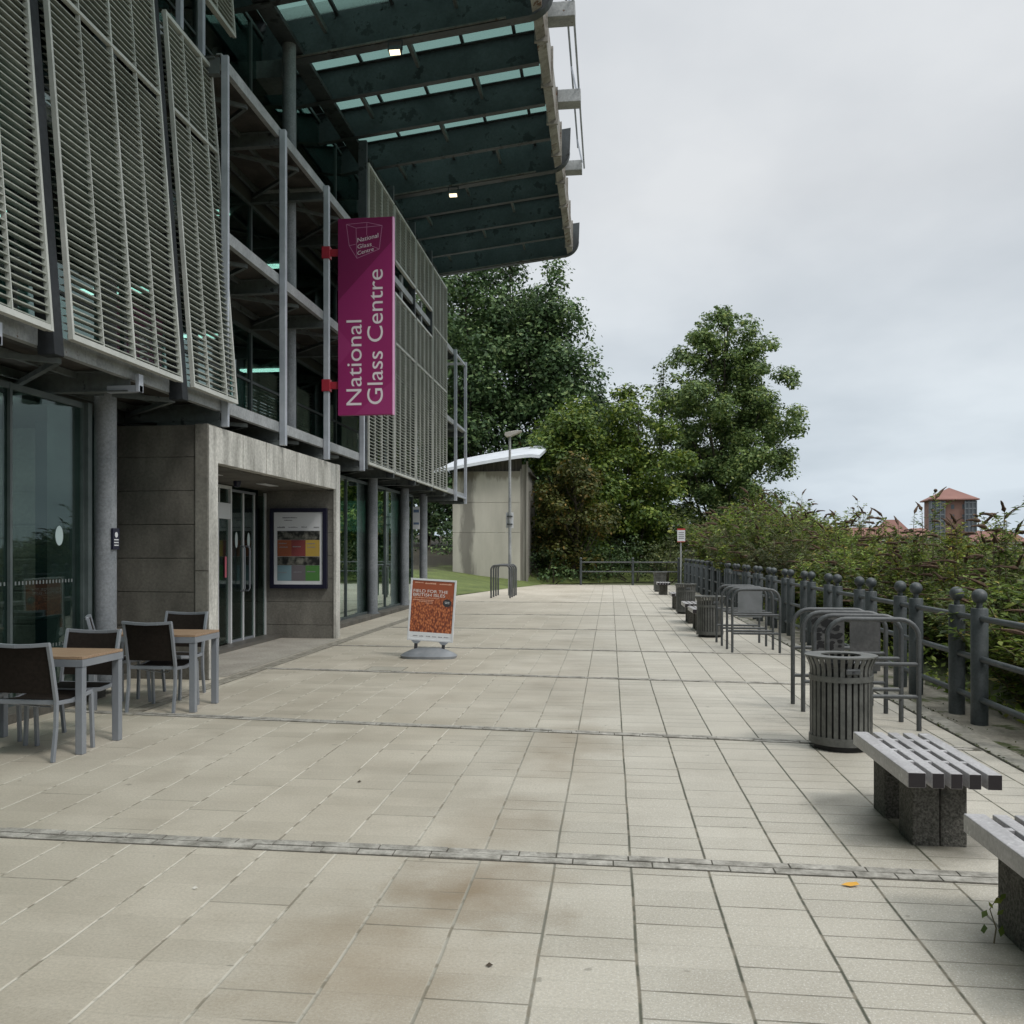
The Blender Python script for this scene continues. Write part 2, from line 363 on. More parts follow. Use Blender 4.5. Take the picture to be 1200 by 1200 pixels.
# the sandy joints carry broken dark dashes
jc=mixc(nt,ramp(nt,noise(nt,v,6,3,.6),[(.50,(0,0,0)),(.58,(.85,.85,.85))]),jc,(.19,.165,.12))
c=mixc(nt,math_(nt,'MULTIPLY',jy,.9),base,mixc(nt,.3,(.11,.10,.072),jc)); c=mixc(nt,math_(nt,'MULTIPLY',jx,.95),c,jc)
lk(nt,c,p.inputs['Base Color'])
rr=ramp(nt,noise(nt,v,1.1,4,.6),[(.35,(.50,)*3),(.65,(.72,)*3)]); lk(nt,rr,p.inputs['Roughness'])
h=math_(nt,'SUBTRACT',math_(nt,'MULTIPLY',noise(nt,v,90,3,.6),.25),math_(nt,'MAXIMUM',math_(nt,'MULTIPLY',jx,1.0),jy))
h=math_(nt,'ADD',h,math_(nt,'MULTIPLY',w2.outputs[0],.25))
b=N(nt,'ShaderNodeBump'); b.inputs['Strength'].default_value=.35; b.inputs['Distance'].default_value=.006; lk(nt,h,b.inputs['Height']); lk(nt,b.outputs[0],p.inputs['Normal'])
pav=MB(); pav.prism([(-6.05,-18),(2.86,-18),(2.86,42.6),(-3.2,42.6),(-3.9,39.4),(-5.2,31.8),(-6.05,28.5)],'z',-.028,0)
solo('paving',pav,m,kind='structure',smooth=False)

# kerb strip on the river side
kerbm=dirty('kerb_concrete',(.19,.18,.15),(.33,.315,.275),1.4,.85,bump=.4,fine=22,spots=(2.2,.60,(.085,.095,.045)))
k=MB(); y=-6
while y<42.4:
    L=.9; k.box(2.875,3.06,y,y+L-.012,-.028,.012); y+=L
solo('kerb',k,kerbm,kind='structure',bevel=.006,smooth=False)
k=MB(); nx=6
ys=np.arange(-6,42.6,.5)
for i,yy in enumerate(ys):
    for j in range(4):
        xx=3.07+.62*j/3; zz_=.004-.02*(j==3)+random.uniform(-.006,.006); k.v.append((xx+ (random.uniform(-.06,.12) if j==3 else 0),yy,zz_))
for i in range(len(ys)-1):
    for j in range(3): a=i*4+j; k.f.append((a,a+1,a+5,a+4))
solo('verge',k,dirty('gravelly_verge',(.16,.145,.115),(.30,.28,.235),2.5,.9,bump=.6,fine=30,spots=(1.8,.57,(.07,.085,.03))),kind='structure')

# drainage channels of granite setts
sett=dirty('granite_sett',(.20,.19,.165),(.44,.42,.38),9,.8,bump=.5,fine=50,spots=(6,.66,(.10,.085,.06)))
dk=plain('drain_slot',(.085,.078,.062),.9)
def drain(y0,wd,x0=-5.3,x1=2.85,skew=0):
    t=thing('drainage_channel','', 'drain channel',(0,y0,0)); 
    a=MB(); n=2
    for r in range(n):
        x=x0+random.uniform(0,.1)
        while x<x1-.1:
            L=random.choice((.19,.2,.21,.36,.37)); L=min(L,x1-x)
            ya=y0+(r-.5)*(wd*.5+.008)*1.0+skew*x; dz=random.uniform(0,.006)
            y_a=ya-wd*.235; y_b=ya+wd*.235
            a.raw([(x,y_a,-.02),(x+L-.008,y_a+skew*L,-.02),(x+L-.008,y_b+skew*L,-.02),(x,y_b,-.02),
                   (x,y_a,.004+dz),(x+L-.008,y_a+skew*L,.004+dz),(x+L-.008,y_b+skew*L,.004+dz),(x,y_b,.004+dz)],
                  [(0,3,2,1),(4,5,6,7),(0,1,5,4),(1,2,6,5),(2,3,7,6),(3,0,4,7)])
            x+=L
    part('sett_rows',a,sett,t,smooth=False)
    b=MB(); b.raw([(x0,y0-wd*.5-.008+skew*x0,.0025),(x1,y0-wd*.5-.008+skew*x1,.0025),(x1,y0+wd*.5+.008+skew*x1,.0025),(x0,y0+wd*.5+.008+skew*x0,.0025)],[(0,1,2,3)])
    part('slot',b,dk,t,smooth=False)
    return t
DL=['nearest drain channel of granite setts crossing the paving in the foreground','second drain channel of setts, running from the outdoor tables to the slatted bin',
 'third drain channel of setts, just in front of the pavement sign','fourth drain channel of setts, crossing behind the pavement sign',
 'fifth drain channel of setts, level with the two far slatted bins','sixth drain channel of setts, short of the lamp post','farthest drain channel of setts, level with the lamp post']
for i,(yy,wd,sk) in enumerate(((4.72,.15,-.012),(8.0,.12,-.09),(11.45,.11,-.09),(14.6,.10,-.06),(18.4,.09,-.03),(22.5,.09,0),(28,.09,0))):
    drain(yy,wd,skew=sk,x0=-5.3 if i<2 else -4.55)['label']=DL[i]
# rough sett gutter along the foot of the building
t=thing('gutter','worn dark gutter of small setts along the foot of the building','gutter',(-4.6,8,0))
a=MB(); y=8.3
while y<27:
    L=random.uniform(.1,.2)
    for j in range(2): a.box(-4.62+j*.09,-4.54+j*.09,y,y+L-.01,-.02,.003+random.uniform(0,.004))
    y+=L
part('sett_rows',a,dirty('gutter_sett',(.17,.155,.125),(.34,.32,.27),8,.85,bump=.4,fine=50),t,smooth=False)
a=MB(); a.raw([(-4.63,8.3,.0022),(-4.44,8.3,.0022),(-4.44,27,.0022),(-4.63,27,.0022)],[(0,1,2,3)]); part('bed',a,dk,t,smooth=False)
a=MB(); a.raw([(-6.05,10.97,.004),(-4.66,10.97,.004),(-4.66,15.98,.004),(-6.05,15.98,.004)],[(0,1,2,3)])
solo('threshold',a,M['step'],kind='structure',smooth=False)
# manhole frames
t=thing('inspection_cover','small inset inspection cover in the paving in front of the pavement sign','manhole cover',(-2.9,12.0,0)); a=MB(); x,y=-2.9,12.0
for b_ in ((x-.25,x+.25,y-.2,y-.19),(x-.25,x+.25,y+.19,y+.2),(x-.25,x-.24,y-.19,y+.19),(x+.24,x+.25,y-.19,y+.19)): a.box(*b_,-.01,.003)
part('frame',a,plain('cover_frame',(.17,.155,.12),.7),t,smooth=False)
a=MB(); a.box(x-.239,x+.239,y-.189,y+.189,-.01,.0024); part('plate',a,dirty('cover_plate',(.33,.31,.26),(.41,.39,.335),2,.7,fine=60),t,smooth=False)

# grass bank
m,nt,p=newmat('lawn')
v=pos(nt); c=ramp(nt,noise(nt,v,1.2,6,.65),[(.3,(.075,.105,.028)),(.7,(.15,.19,.055))]); c=mixc(nt,1.0,c,ramp(nt,noise(nt,v,25,4,.7),[(.3,(.65,.65,.6)),(.7,(1.3,1.3,1.2))]),'MULTIPLY')
sp=N(nt,'ShaderNodeSeparateXYZ'); lk(nt,v,sp.inputs[0])
wo=ramp(nt,math_(nt,'ADD',sp.outputs[2],math_(nt,'MULTIPLY_ADD',noise(nt,v,.8,4,.6),.8,-.4)),[(.9,(0,0,0)),(1.0,(1,1,1))])
wo.node.color_ramp.elements[0].position=.62; wo.node.color_ramp.elements[1].position=.85
lk(nt,mixc(nt,wo,c,(.035,.030,.017)),p.inputs['Base Color']); p.inputs['Roughness'].default_value=.9
b=N(nt,'ShaderNodeBump'); b.inputs['Strength'].default_value=.8; b.inputs['Distance'].default_value=.05; lk(nt,noise(nt,v,30,4,.7),b.inputs['Height']); lk(nt,b.outputs[0],p.inputs['Normal'])
def edgex(y): return -6.0 + max(0,min(1,(y-28.5)/11))*2.2 + max(0,min(1,(y-39)/4))*.8 + max(0,(y-43))*1.2
g=MB(); YS=np.linspace(28.3,75,48); XS=np.linspace(0,1,26)
for y in YS:
    e=edgex(y)
    for q in XS:
        d=q**1.5*(60); x=e-d
        z=.004+ (.15*min(d,5)+.045*max(0,d-5))*min(1,(y-28)/6) + (0 if d<.1 else .04*math.sin(x*1.3+y*.9))
        g.v.append((x,y,z))
for i in range(len(YS)-1):
    for j in range(len(XS)-1): a=i*26+j; g.f.append((a,a+1,a+27,a+26))
solo('grass_bank',g,m,kind='structure')

# ------------------------------------------------------------------ the building
BAYS=[-14.85,-12.7,-10.55,-8.4,-6.25,-4.1,-1.95,.2,2.35,4.5,6.7,8.92,11.12,13.2,15.32,17.6,20.3,22.6,24.8,27.1,28.6,30.6]
B=thing('glass_building','long three-storey glass-fronted building with metal louvre screens, steel walkways and a deep steel roof canopy','building',(-5.5,12,0))
CX=-5.45
for y in (-14,-8,-2.0,3.8,9.6,15.5,21.2,24.6,27.15):
    a=MB(); top=10.2 if y<24 else 3.2
    z0=.09
    if 10.9<y<16.1: z0=3.0
    a.tube([(CX,y,z0),(CX,y,top)],.116,20); a.lathe([(.16,0),(.16,.02)],20,(CX,y,z0))
    part('column',a,M['column'],B)
# plinths
for y0,y1 in ((-15,9.35),(16.2,26.2)):
    a=MB(); a.box(-5.75,-5.3,y0,y1,-.02,.09); part('plinth',a,M['concrete'],B,bevel=.01)
# ground floor glazing
def pane_run(x,ys,z0,z1,gm,mw=.04,nm='glass_panel',trans=()):
    fr=MB()
    for i,y in enumerate(ys):
        fr.box(x-.04,x+.035,y-mw/2,y+mw/2,z0,z1)
    fr.box(x-.04,x+.03,ys[0]+mw/2,ys[-1]-mw/2,z0,z0+.05); fr.box(x-.04,x+.03,ys[0]+mw/2,ys[-1]-mw/2,z1-.06,z1)
    for z in trans: fr.box(x-.03,x+.025,ys[0]+mw/2,ys[-1]-mw/2,z-.02,z+.02)
    part('window_frame',fr,M['mullion'],B,smooth=False)
    for i in range(len(ys)-1):
        g=MB(); g.box(x-.008,x+.004,ys[i]+mw/2,ys[i+1]-mw/2,z0+.05,z1-.06); part(nm,g,gm,B,smooth=False)
pane_run(-5.58,[-15,-12,-9,-7,-5,-3.4,-1.8,-.2,1.4,3.0,4.6,6.4,8.12,9.34],.09,3.12,M['glass'],.035)
pane_run(-5.58,[16.25,17.6,19.4,21.2,22.9,24.6,26.15],.09,3.12,M['glass_far'],.03)
# faint dot rows on the left panes, oval sticker
a=MB()
for y in np.arange(7.0,9.2,.055): 
    for z in (1.22,.58): a.box(-5.5735,-5.572,y,y+.022,z,z+.035)
part('frosted_dots',a,plain('frost',(.13,.15,.15),.7),B,smooth=False)
a=MB(); a.prism([(8.93+.035*math.cos(q/24*6.283),1.70+.10*math.sin(q/24*6.283)) for q in range(24)],'x',-5.5735,-5.570)
a.v=[(x,(y-8.93)*1.9+8.93,z) for x,y,z in a.v]
part('glass_sticker',a,plain('sticker',(.40,.50,.50),.6),B,smooth=False)
# end and return glazing
g=MB(); g.box(-9,-5.56,26.15,26.17,.1,3.12); part('glass_panel',g,M['glass_far'],B,smooth=False)
g=MB(); g.box(-5.945,-5.935,9.45,10.69,.1,3.12); part('glass_panel',g,M['glass'],B,smooth=False)
g=MB(); g.box(-5.66,-5.5,9.345,9.42,.1,3.12); g.box(-5.98,-5.67,9.36,9.42,.1,3.12); part('corner_frame',g,M['mullion'],B,smooth=False)

# interior (ground)
a=MB(); a.box(-16,-5.76,-15,28,-.02,.06); part('interior_floor',a,M['interior_floor'],B,smooth=False)
a=MB(); a.box(-16.2,-16,-15,28.5,0,11.2); a.box(-16,-5.9,-15.2,-15,0,11.2); part('rear_wall',a,M['interior'],B,smooth=False)
a=MB(); a.box(-10.5,-10.3,16.5,25.5,0,3.1); a.box(-9.5,-7.0,4,4.15,0,3.1);a.box(-10,-9.85,-15,9.5,0,3.1); part('partition',a,M['interior_mid'],B,smooth=False)
# dark glazed screen seen inside next to the corner
a=MB(); a.box(-6.86,-5.98,10.5,10.56,.06,3.1); a.box(-6.45,-6.40,10.48,10.499,.2,2.3); a.box(-6.25,-6.14,10.48,10.499,.2,2.6); a.box(-6.05,-6.03,10.48,10.499,.1,3.0); part('inner_screen',a,plain('inner_screen',(.012,.028,.032),.7,spec=.1),B,smooth=False)
a=MB(); a.box(-6.9,-6.28,8.86,8.98,2.86,2.90); a.box(-8.8,-7.4,6.9,7.2,2.95,2.98); a.box(-8.8,-7.4,9.3,9.6,2.95,2.98); a.box(-7.6,-6.4,5.0,5.3,2.95,2.98); a.box(-7.9,-6.6,2.5,2.8,2.95,2.98); part('room_fill_lamp',a,plain('tube_and_fill_lamp',(.9,.9,.9),.5,emit=(.9,1,.95),es=9),B,smooth=False)  # first box is the room's tube lamp; other panels added to brighten the interior
a=MB()
for (x,y,s,z) in ((-7.4,7.3,.5,.75),(-8.2,6.2,.6,.75),(-7.8,8.1,.4,.9)): a.box(x-s,x+s,y-.3,y+.3,z-.03,z); a.box(x-.04,x+.04,y-.04,y+.04,.06,z-.03)
part('counter',a,M['wood'],B,smooth=False)

# portal: near wall of coursed blocks
def blockwall(x0,x1,y0,y1,zt,name='portal_wall',vert=()):
    a=MB(); z=0.0; k=0
    zs=[0,.235,.641,1.047,1.453,1.859,2.265,2.671,zt]
    for i in range(len(zs)-1):
        a.box(x0,x1,y0,y1,zs[i]+((.004 if x1>-5.9 else .011) if i else 0),zs[i+1]-(.004 if x1>-5.9 else .011))
    a.box(x0+.01,x1-.01,y0+.012,y1-.012,0,zt-.01)
    return part(name,a,M['concrete'],B,smooth=False,bevel=.005)
blockwall(-5.93,-4.93,10.70,10.95,3.06)
iw=blockwall(-9.6,-5.97,10.70,10.95,3.06,'inner_block_wall')
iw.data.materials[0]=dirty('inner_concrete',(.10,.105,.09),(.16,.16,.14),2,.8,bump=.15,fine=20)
a=MB(); a.box(-4.925,-4.76,10.68,10.955,0,1.30); a.box(-4.925,-4.76,10.68,10.955,1.306,3.065); part('corner_pilaster',a,M['concrete_mid'],B,bevel=.008,smooth=False)
a=MB(); a.box(-4.757,-4.750,10.69,10.945,.01,3.05); part('bright_corner_strip',a,M['concrete_pale'],B,smooth=False)  # pale sheet paints sky light onto the end face of the wall
blockwall(-6.2,-4.82,16.0,16.2,2.6).data.materials[0]=M['concrete_mid']
a=MB(); a.box(-4.815,-4.76,15.985,16.21,0,3.065); part('bright_corner_strip',a,M['concrete_pale'],B,bevel=.004,smooth=False)
a=MB(); ys=[10.96,11.78,12.62,13.9,15.0,15.98]
for i in range(5): a.box(-4.90,-4.765,ys[i]+.014,ys[i+1]-.014,2.62,3.06)
part('lintel_panel',a,M['concrete_pale'],B,bevel=.005,smooth=False)
a=MB(); a.box(-6.1,-4.91,10.96,15.99,2.60,2.64); a.box(-4.98,-4.905,10.96,15.98,2.65,3.0)
part('portal_ceiling',a,M['concrete'],B,smooth=False)
a=MB(); a.box(-6.3,-4.91,10.96,16.19,3.0,3.05); part('portal_roof',a,M['concrete'],B,smooth=False)
a=MB(); a.lathe([(.005,-.10),(.05,-.08),(.06,-.03),(.06,0)],16,(-5.6,13.6,2.60)); part('dome_camera',a,M['navy'],B)
for y in (12.2,14.4):
    a=MB(); a.box(-5.5,-5.35,y-.3,y+.3,2.592,2.598); part('soffit_lamp',a,M['white'],B,smooth=False)
# doors
DX=-6.05
def frame_rect(a,y0,y1,z0,z1,w=.05,d=.05,x=DX):
    a.box(x-d,x+.01,y0,y0+w,z0,z1); a.box(x-d,x+.01,y1-w,y1,z0,z1); a.box(x-d,x+.01,y0+w,y1-w,z0,z0+w); a.box(x-d,x+.01,y0+w,y1-w,z1-w,z1)
d=MB(); frame_rect(d,13.45,14.42,.01,2.58,.05,.06,DX+.02)
d.box(DX-.04,DX+.025,13.5,14.37,2.05,2.30); d.box(DX-.04,DX+.025,13.92,13.96,2.30,2.53); d.box(DX-.05,DX+.03,13.5,13.86,.06,2.05); d.box(DX-.04,DX+.035,13.86,13.90,.06,2.05)
part('door_frame',d,M['alu_white'],B,bevel=.003,smooth=False)
for i,(y0,y1) in enumerate(((10.96,12.2),(12.2,13.45))):
    d=MB(); frame_rect(d,y0+.01,y1-.01,.01,2.58,.06,.05); part('door_frame',d,M['alu_white'],B,smooth=False)
    g=MB(); g.box(DX-.02,DX-.01,y0+.07,y1-.07,.07,2.5); part('glass_panel',g,M['glass'],B,smooth=False)
g=MB(); g.box(DX-.02,DX-.012,13.91,14.36,.07,2.04); part('glass_panel',g,M['glass'],B,smooth=False)
g=MB(); g.box(DX-.02,DX-.012,13.51,13.91,2.31,2.52); g.box(DX-.02,DX-.012,13.97,14.36,2.31,2.52); part('transom_glass',g,M['glass'],B,smooth=False)
d=MB(); d.box(DX-.03,DX+.0,14.43,14.93,.02,.10); d.box(DX-.03,DX+.0,14.97,15.42,.02,.10); d.box(DX-.03,DX,14.5,15.5,2.5,2.54); part('door_rail',d,M['alu'],B,smooth=False)
for y0,y1,hy in ((14.43,14.94,14.84),(14.96,15.42,15.06)):
    g=MB(); g.box(DX-.02,DX-.008,y0,y1,.10,2.5); dr=part('door',g,M['glass'],B,smooth=False)
    hh=MB(); hh.tube([(DX,hy,.88),(DX+.05,hy,.88),(DX+.07,hy,.92),(DX+.07,hy,1.58),(DX+.05,hy,1.62),(DX,hy,1.62)],.014,8); part('handle',hh,M['alu'],dr)
d=MB(); d.box(DX-.03,DX+.01,14.93,14.97,.02,2.5); d.box(DX-.03,DX+.01,15.95,15.99,.02,2.56); d.box(DX-.03,DX+.01,15.43,15.45,.02,2.5); part('door_post',d,M['alu_white'],B,smooth=False)
g=MB(); g.box(DX-.02,DX-.01,15.46,15.94,.05,2.5); part('glass_panel',g,M['glass'],B,smooth=False)
a=MB(); a.box(DX+.0,DX+.003,14.20,14.27,1.12,1.45); part('door_notice',a,plain('pink_notice',(.55,.12,.17),.5),B,smooth=False)
for y in (14.68,15.2):
    a=MB(); a.prism([(y+.055*math.cos(q/20*6.283),1.72+.13*math.sin(q/20*6.283)) for q in range(20)],'x',DX-.007,DX-.005); part('door_sticker',a,plain('door_sticker',(.42,.5,.5),.5),B,smooth=False)

# walkway decks
DECK=[3.40,5.55,7.70]; EX=-4.78
def deck(z,y0,y1,ex=EX):
    a=MB(); a.box(-6.05,ex-.05,y0,y1,z-.03,z); part('deck_plate',a,M['deck'],B,smooth=False)
    e=MB()
    ys=[y for y in BAYS if y0-.2<=y<=y1+.2]
    e.box(ex-.012,ex,y0,y1,z-.125,z+.02); e.box(ex-.07,ex-.014,y0,y1,z-.125,z-.112); e.box(ex-.07,ex-.014,y0,y1,z+.006,z+.02)
    part('edge_beam',e,M['steel_grey'],B,smooth=False)
    for i,y in enumerate(ys):
        b=MB(); b.box(-6.05,ex-.02,y-.008,y+.008,z-.24,z-.035); b.box(-6.05,ex-.02,y-.05,y+.05,z-.252,z-.24); b.box(-6.05,ex-.075,y-.05,y+.05,z-.05,z-.037)
        part('bracket_beam',b,M['steel_peel'],B,smooth=False)
    br=MB()
    for i in range(len(ys)-1):
        a0,a1=ys[i],ys[i+1]; m_=(a0+a1)/2
        br.beam((-6.0,a0+.05,z-.16),(ex-.1,m_,z-.16),.05,.05); br.beam((ex-.1,m_,z-.16),(-6.0,a1-.05,z-.16),.05,.05)
        br.box(-5.95,-5.90,a0,a1,z-.13,z-.04); br.box(-5.42,-5.37,a0,a1,z-.10,z-.04)
    part('deck_bracing',br,M['steel_peel'],B,smooth=False)
deck(3.40,-14.85,30.6); deck(5.55,-14.85,11.1,-5.02); deck(5.55,11.12,30.6); deck(7.70,-14.85,11.1,-5.20); deck(7.70,11.12,28.6)
# open steel frames
def openpost(y,z0,z1,arm=True,ax=-6.0):
    a=MB(); s=.045 if y>12 else .026
    a.box(EX+.004,EX+.094,y-s,y+s,z0,z1)
    part('frame_post',a,M['steel_light'],B,bevel=.006,smooth=False)
    if arm:
        a=MB(); a.box(ax,EX+.003,y-.035,y+.035,z1-.08,z1-.003); part('frame_arm',a,M['steel_grey'],B,smooth=False)
    a=MB(); a.box(-5.6,EX+.003,y-.04,y+.04,z0,z0+.07); part('frame_arm',a,M['steel_peel'],B,smooth=False)
for y in (11.12,13.2,15.32,17.6): openpost(y,3.08,7.68,arm=(y in (15.32,)))
for y in (28.6,30.6): openpost(y,3.08,7.75)
for y in (-1.95,.2,2.35,4.5,6.7,8.92):   # stub ends of the brackets below the louvres
    a=MB(); a.box(EX-.25,EX+.10,y-.035,y+.035,3.14,3.21); a.box(EX+.06,EX+.10,y-.045,y+.045,3.14,3.32); part('bracket_end',a,M['steel_light'],B,bevel=.004,smooth=False)
a=MB()
for z in (5.5,7.68,3.3): a.box(EX+.004,EX+.06,28.65,30.55,z-.06,z)
part('frame_rail',a,M['steel_light'],B,smooth=False)
# upper glazing
UX=-6.08
yy=[y for y in BAYS if y<=28.6]
for z0,z1 in ((3.42,5.3),(5.57,7.45),(7.72,10.6)):
    pane_run(UX,yy,z0,z1,M['glass_up'],.06,'glass_panel',trans=((z0+z1)/2,) if z1>8 else (z0+1.0,))
a=MB()
for z0,z1 in ((3.13,3.38),(5.31,5.54),(7.46,7.69)): a.box(-16,-6.06,-15,28.5,z0,z1)
part('floor_slab',a,M['interior'],B,smooth=False)
a=MB(); a.box(-16,-6.06,28.5,28.62,3.1,11.2); a.box(-16,-9.02,26.2,28.5,0,3.1); part('end_wall',a,M['timber'],B,smooth=False)
a=MB(); a.box(-7.9,-7.8,-15,28,3.4,5.3); a.box(-8.0,-7.9,-15,28,5.6,7.4); a.box(-8.2,-8.1,-15,28,7.7,11); part('partition',a,dirty('teal_partition',(.12,.25,.225),(.22,.36,.33),.8,.5,sc=(1,1.5,.3)),B,smooth=False)
for z_ in (5.27,7.42):
    for y_ in (9.5,12.6,15.5,18.6):
        a=MB(); a.box(-7.6,-6.6,y_,y_+.22,z_,z_+.03); part('room_fill_lamp',a,M['room_glow'],B,smooth=False)  # glowing strips added to brighten the upper rooms
# pale blinds behind a few first-floor panes
a=MB()
for k in range(16): a.box(-6.2,-6.17,11.3,11.95,3.5+k*.055,3.53+k*.055)
part('window_blind',a,plain('blind',(.55,.62,.60),.6),B,smooth=False)
for k,(y,z,w_) in enumerate(((6.6,3.9,.9),(9.3,3.55,.8),(4.2,4.2,1.2))):
    a=MB(); a.box(-7.2,-7.18,y,y+w_,z,z+.6); part('room_fill_lamp',a,plain('room_glow',(.8,.8,.8),.5,emit=(.75,.95,.92),es=1.2),B,smooth=False)  # upright glowing panels added inside, bright patches behind the louvres, no lamps

# louvre screens
def louvre(y0,y1,z0,z1,x0,k,zr,mid=(.5,),fat=(),zref=3.4):
    """leaning panel: x = x0 - k*(z-zref)"""
    X=lambda z:x0-k*(z-zref)
    def ob(a,ya,yb,za,zb,dx0,dx1):
        a.raw([(X(za)+dx0,ya,za),(X(za)+dx1,ya,za),(X(za)+dx1,yb,za),(X(za)+dx0,yb,za),(X(zb)+dx0,ya,zb),(X(zb)+dx1,ya,zb),(X(zb)+dx1,yb,zb),(X(zb)+dx0,yb,zb)],
              [(0,3,2,1),(4,5,6,7),(0,1,5,4),(1,2,6,5),(2,3,7,6),(3,0,4,7)])
    f=MB(); w=.03
    ob(f,y0,y0+w,z0,z1,-.035,.01); ob(f,y1-w,y1,z0,z1,-.035,.01)
    ob(f,y0+w,y1-w,z0,z0+.05,-.06,.008); ob(f,y0+w,y1-w,z1-.05,z1,-.06,.008)
    for z in zr: ob(f,y0+w,y1-w,z-.018,z+.018,-.035,.012)
    fr=part('louvre_frame',f,M['slat_frame'],B,smooth=False)
    s=MB(); z=z0+.08
    pitch=.067; rj=random.Random(int(y0*100)+int(z0*10))
    while z<z1-.07:
        if all(abs(z-q)>.05 for q in zr):
            a0,a1=y0+w,y1-w
            # tilted blade, low outer edge
            xo,xi=X(z)-.002,X(z)-.096
            j0=rj.uniform(-.002,.002); j1=rj.uniform(-.002,.002); k0=rj.uniform(-.003,.004)
            if rj.random()<.03: j1-=.012
            s.raw([(xo,a0,z-.011+j0),(xi,a0,z+.004+k0),(xi,a0,z+.009+k0),(xo,a0,z+.000+j0),(xo,a1,z-.011+j1),(xi,a1,z+.004+k0),(xi,a1,z+.009+k0),(xo,a1,z+.000+j1)],
                  [(0,1,2,3),(7,6,5,4),(0,4,5,1),(1,5,6,2),(2,6,7,3),(3,7,4,0)])
        z+=pitch
    part('slats',s,M['slat'],fr,smooth=False)
    m_=MB()
    for q in fat:
        yc=y0+(y1-y0)*q; ob(m_,yc-.014,yc+.014,z0+.05,z1-.05,-.05,.004)
    for q in mid:
        yc=y0+(y1-y0)*q; ob(m_,yc-.006,yc+.006,z0+.05,z1-.05,-.04,.002)
    part('slat_guide',m_,M['slat_frame'],fr,smooth=False)
def leanpost(y,z0,z1,x0=-4.69,k=.08,w=.13):
    X=lambda z:x0-k*(z-3.4)
    a=MB(); a.raw([(X(z0)-.16,y-w/2,z0),(X(z0),y-w/2,z0),(X(z0),y+w/2,z0),(X(z0)-.16,y+w/2,z0),(X(z1)-.16,y-w/2,z1),(X(z1),y-w/2,z1),(X(z1),y+w/2,z1),(X(z1)-.16,y+w/2,z1)],
              [(0,3,2,1),(4,5,6,7),(0,1,5,4),(1,2,6,5),(2,3,7,6),(3,0,4,7)])
    part('leaning_post',a,M['post_dark'],B,bevel=.005,smooth=False)
LP=[-14.0,-11.6,-9.24,-6.86,-4.48,-2.1,.28,2.66,5.04,7.42,9.80,11.25]
for i in range(len(LP)-1):
    y0,y1=LP[i]+.14,LP[i+1]-.14
    if i==len(LP)-2: louvre(y0,y1+.07,3.37,7.6,-4.6,.08,(6.5,),(.35,),(.75,))
    else: louvre(y0,y1,3.37,7.6,-4.6,.08,(6.5,),(.25,.75),(.52,))
for i in range(len(LP)-1): leanpost(LP[i],3.2,10.2,x0=-4.64,w=.14)
for y0,y1 in ((2.7,4.98),(5.1,7.36),(7.48,9.74),(9.86,12.1)): louvre(y0,y1,8.45,10.1,-4.6,.08,(),(.25,.75),(.5,))
for y in (8.3,9.0,10.5,11.1):
    a=MB(); a.box(-5.06,-5.0,y-.04,y+.04,7.7,8.5); part('deck_post',a,M['steel_light'],B,smooth=False)
FP=[18.0,20.3,22.6,24.8,27.05]
for i in range(4):
    y0,y1=FP[i]+.05,FP[i+1]-.05
    if i==3: louvre(y0,y1,3.25,9.2,-4.72,0,(6.15,7.6),(.25,.75),(.5,))
    else:
        louvre(y0,y1,3.25,7.28,-4.72,0,(6.15,),(.25,.75),(.5,)); louvre(y0,y1,7.95,9.2,-4.72,0,(),(.25,.75),(.5,))
for y in FP[:4]:
    a=MB(); a.box(-4.90,-4.74,y-.05,y+.05,3.15,9.6); part('screen_post',a,M['steel_dark'],B,smooth=False)
for y in (21.4,23.7,19.1):
    a=MB(); a.box(-4.86,-4.80,y-.05,y+.05,7.28,7.95); part('deck_post',a,M['steel_grey'],B,smooth=False)

# roof canopy
def zb(x): return 10.08+.115*(x+5.8)
def mainbeam(y):
    x0,x1=-6.6,-1.0
    pts=[(x0,zb(x0)),(-1.45,zb(-1.45))]
    for k in range(9):
        t=k/8*math.pi/2; pts.append((-1.45+.5*math.sin(t), zb(-1.45)+.45*(1-math.cos(t))+.0))
    pts+= [(-.93,zb(-1)+.97),(x0,zb(x0)+.97)]
    a=MB(); a.prism(pts,'y',y-.012,y+.012)
    # bottom flange follows the edge and curls round the tip
    edge=pts[:11]
    for i in range(len(edge)-1):
        p,q=edge[i],edge[i+1]
        a.raw([(p[0],y-.10,p[1]-.012),(p[0],y+.10,p[1]-.012),(p[0],y+.10,p[1]+.006),(p[0],y-.10,p[1]+.006),
               (q[0]+.001,y-.10,q[1]-.012),(q[0]+.001,y+.10,q[1]-.012),(q[0]+.001,y+.10,q[1]+.006),(q[0]+.001,y-.10,q[1]+.006)],
              [(0,3,2,1),(4,5,6,7),(0,1,5,4),(1,2,6,5),(2,3,7,6),(3,0,4,7)])
    bm_=part('canopy_beam',a,M['steel_dark'],B,smooth=False)
    fl=MB(); fl.beam((x0,y,zb(x0)+.02),( -1.75,y,zb(-1.75)+.02),.26,.03); part('beam_flange',fl,M['flange'],bm_,smooth=False)
    bt=MB()
    for x in np.arange(-5.6,-1.6,.42): bt.box(x-.012,x+.012,y-.028,y-.012,zb(x)+.62,zb(x)+.645)
    part('bolts',bt,M['steel_dark'],bm_,smooth=False)
MAIN=[-16.6,-10.1,-3.6,2.9,9.4,15.9,22.4,28.9]
for y in MAIN: mainbeam(y)
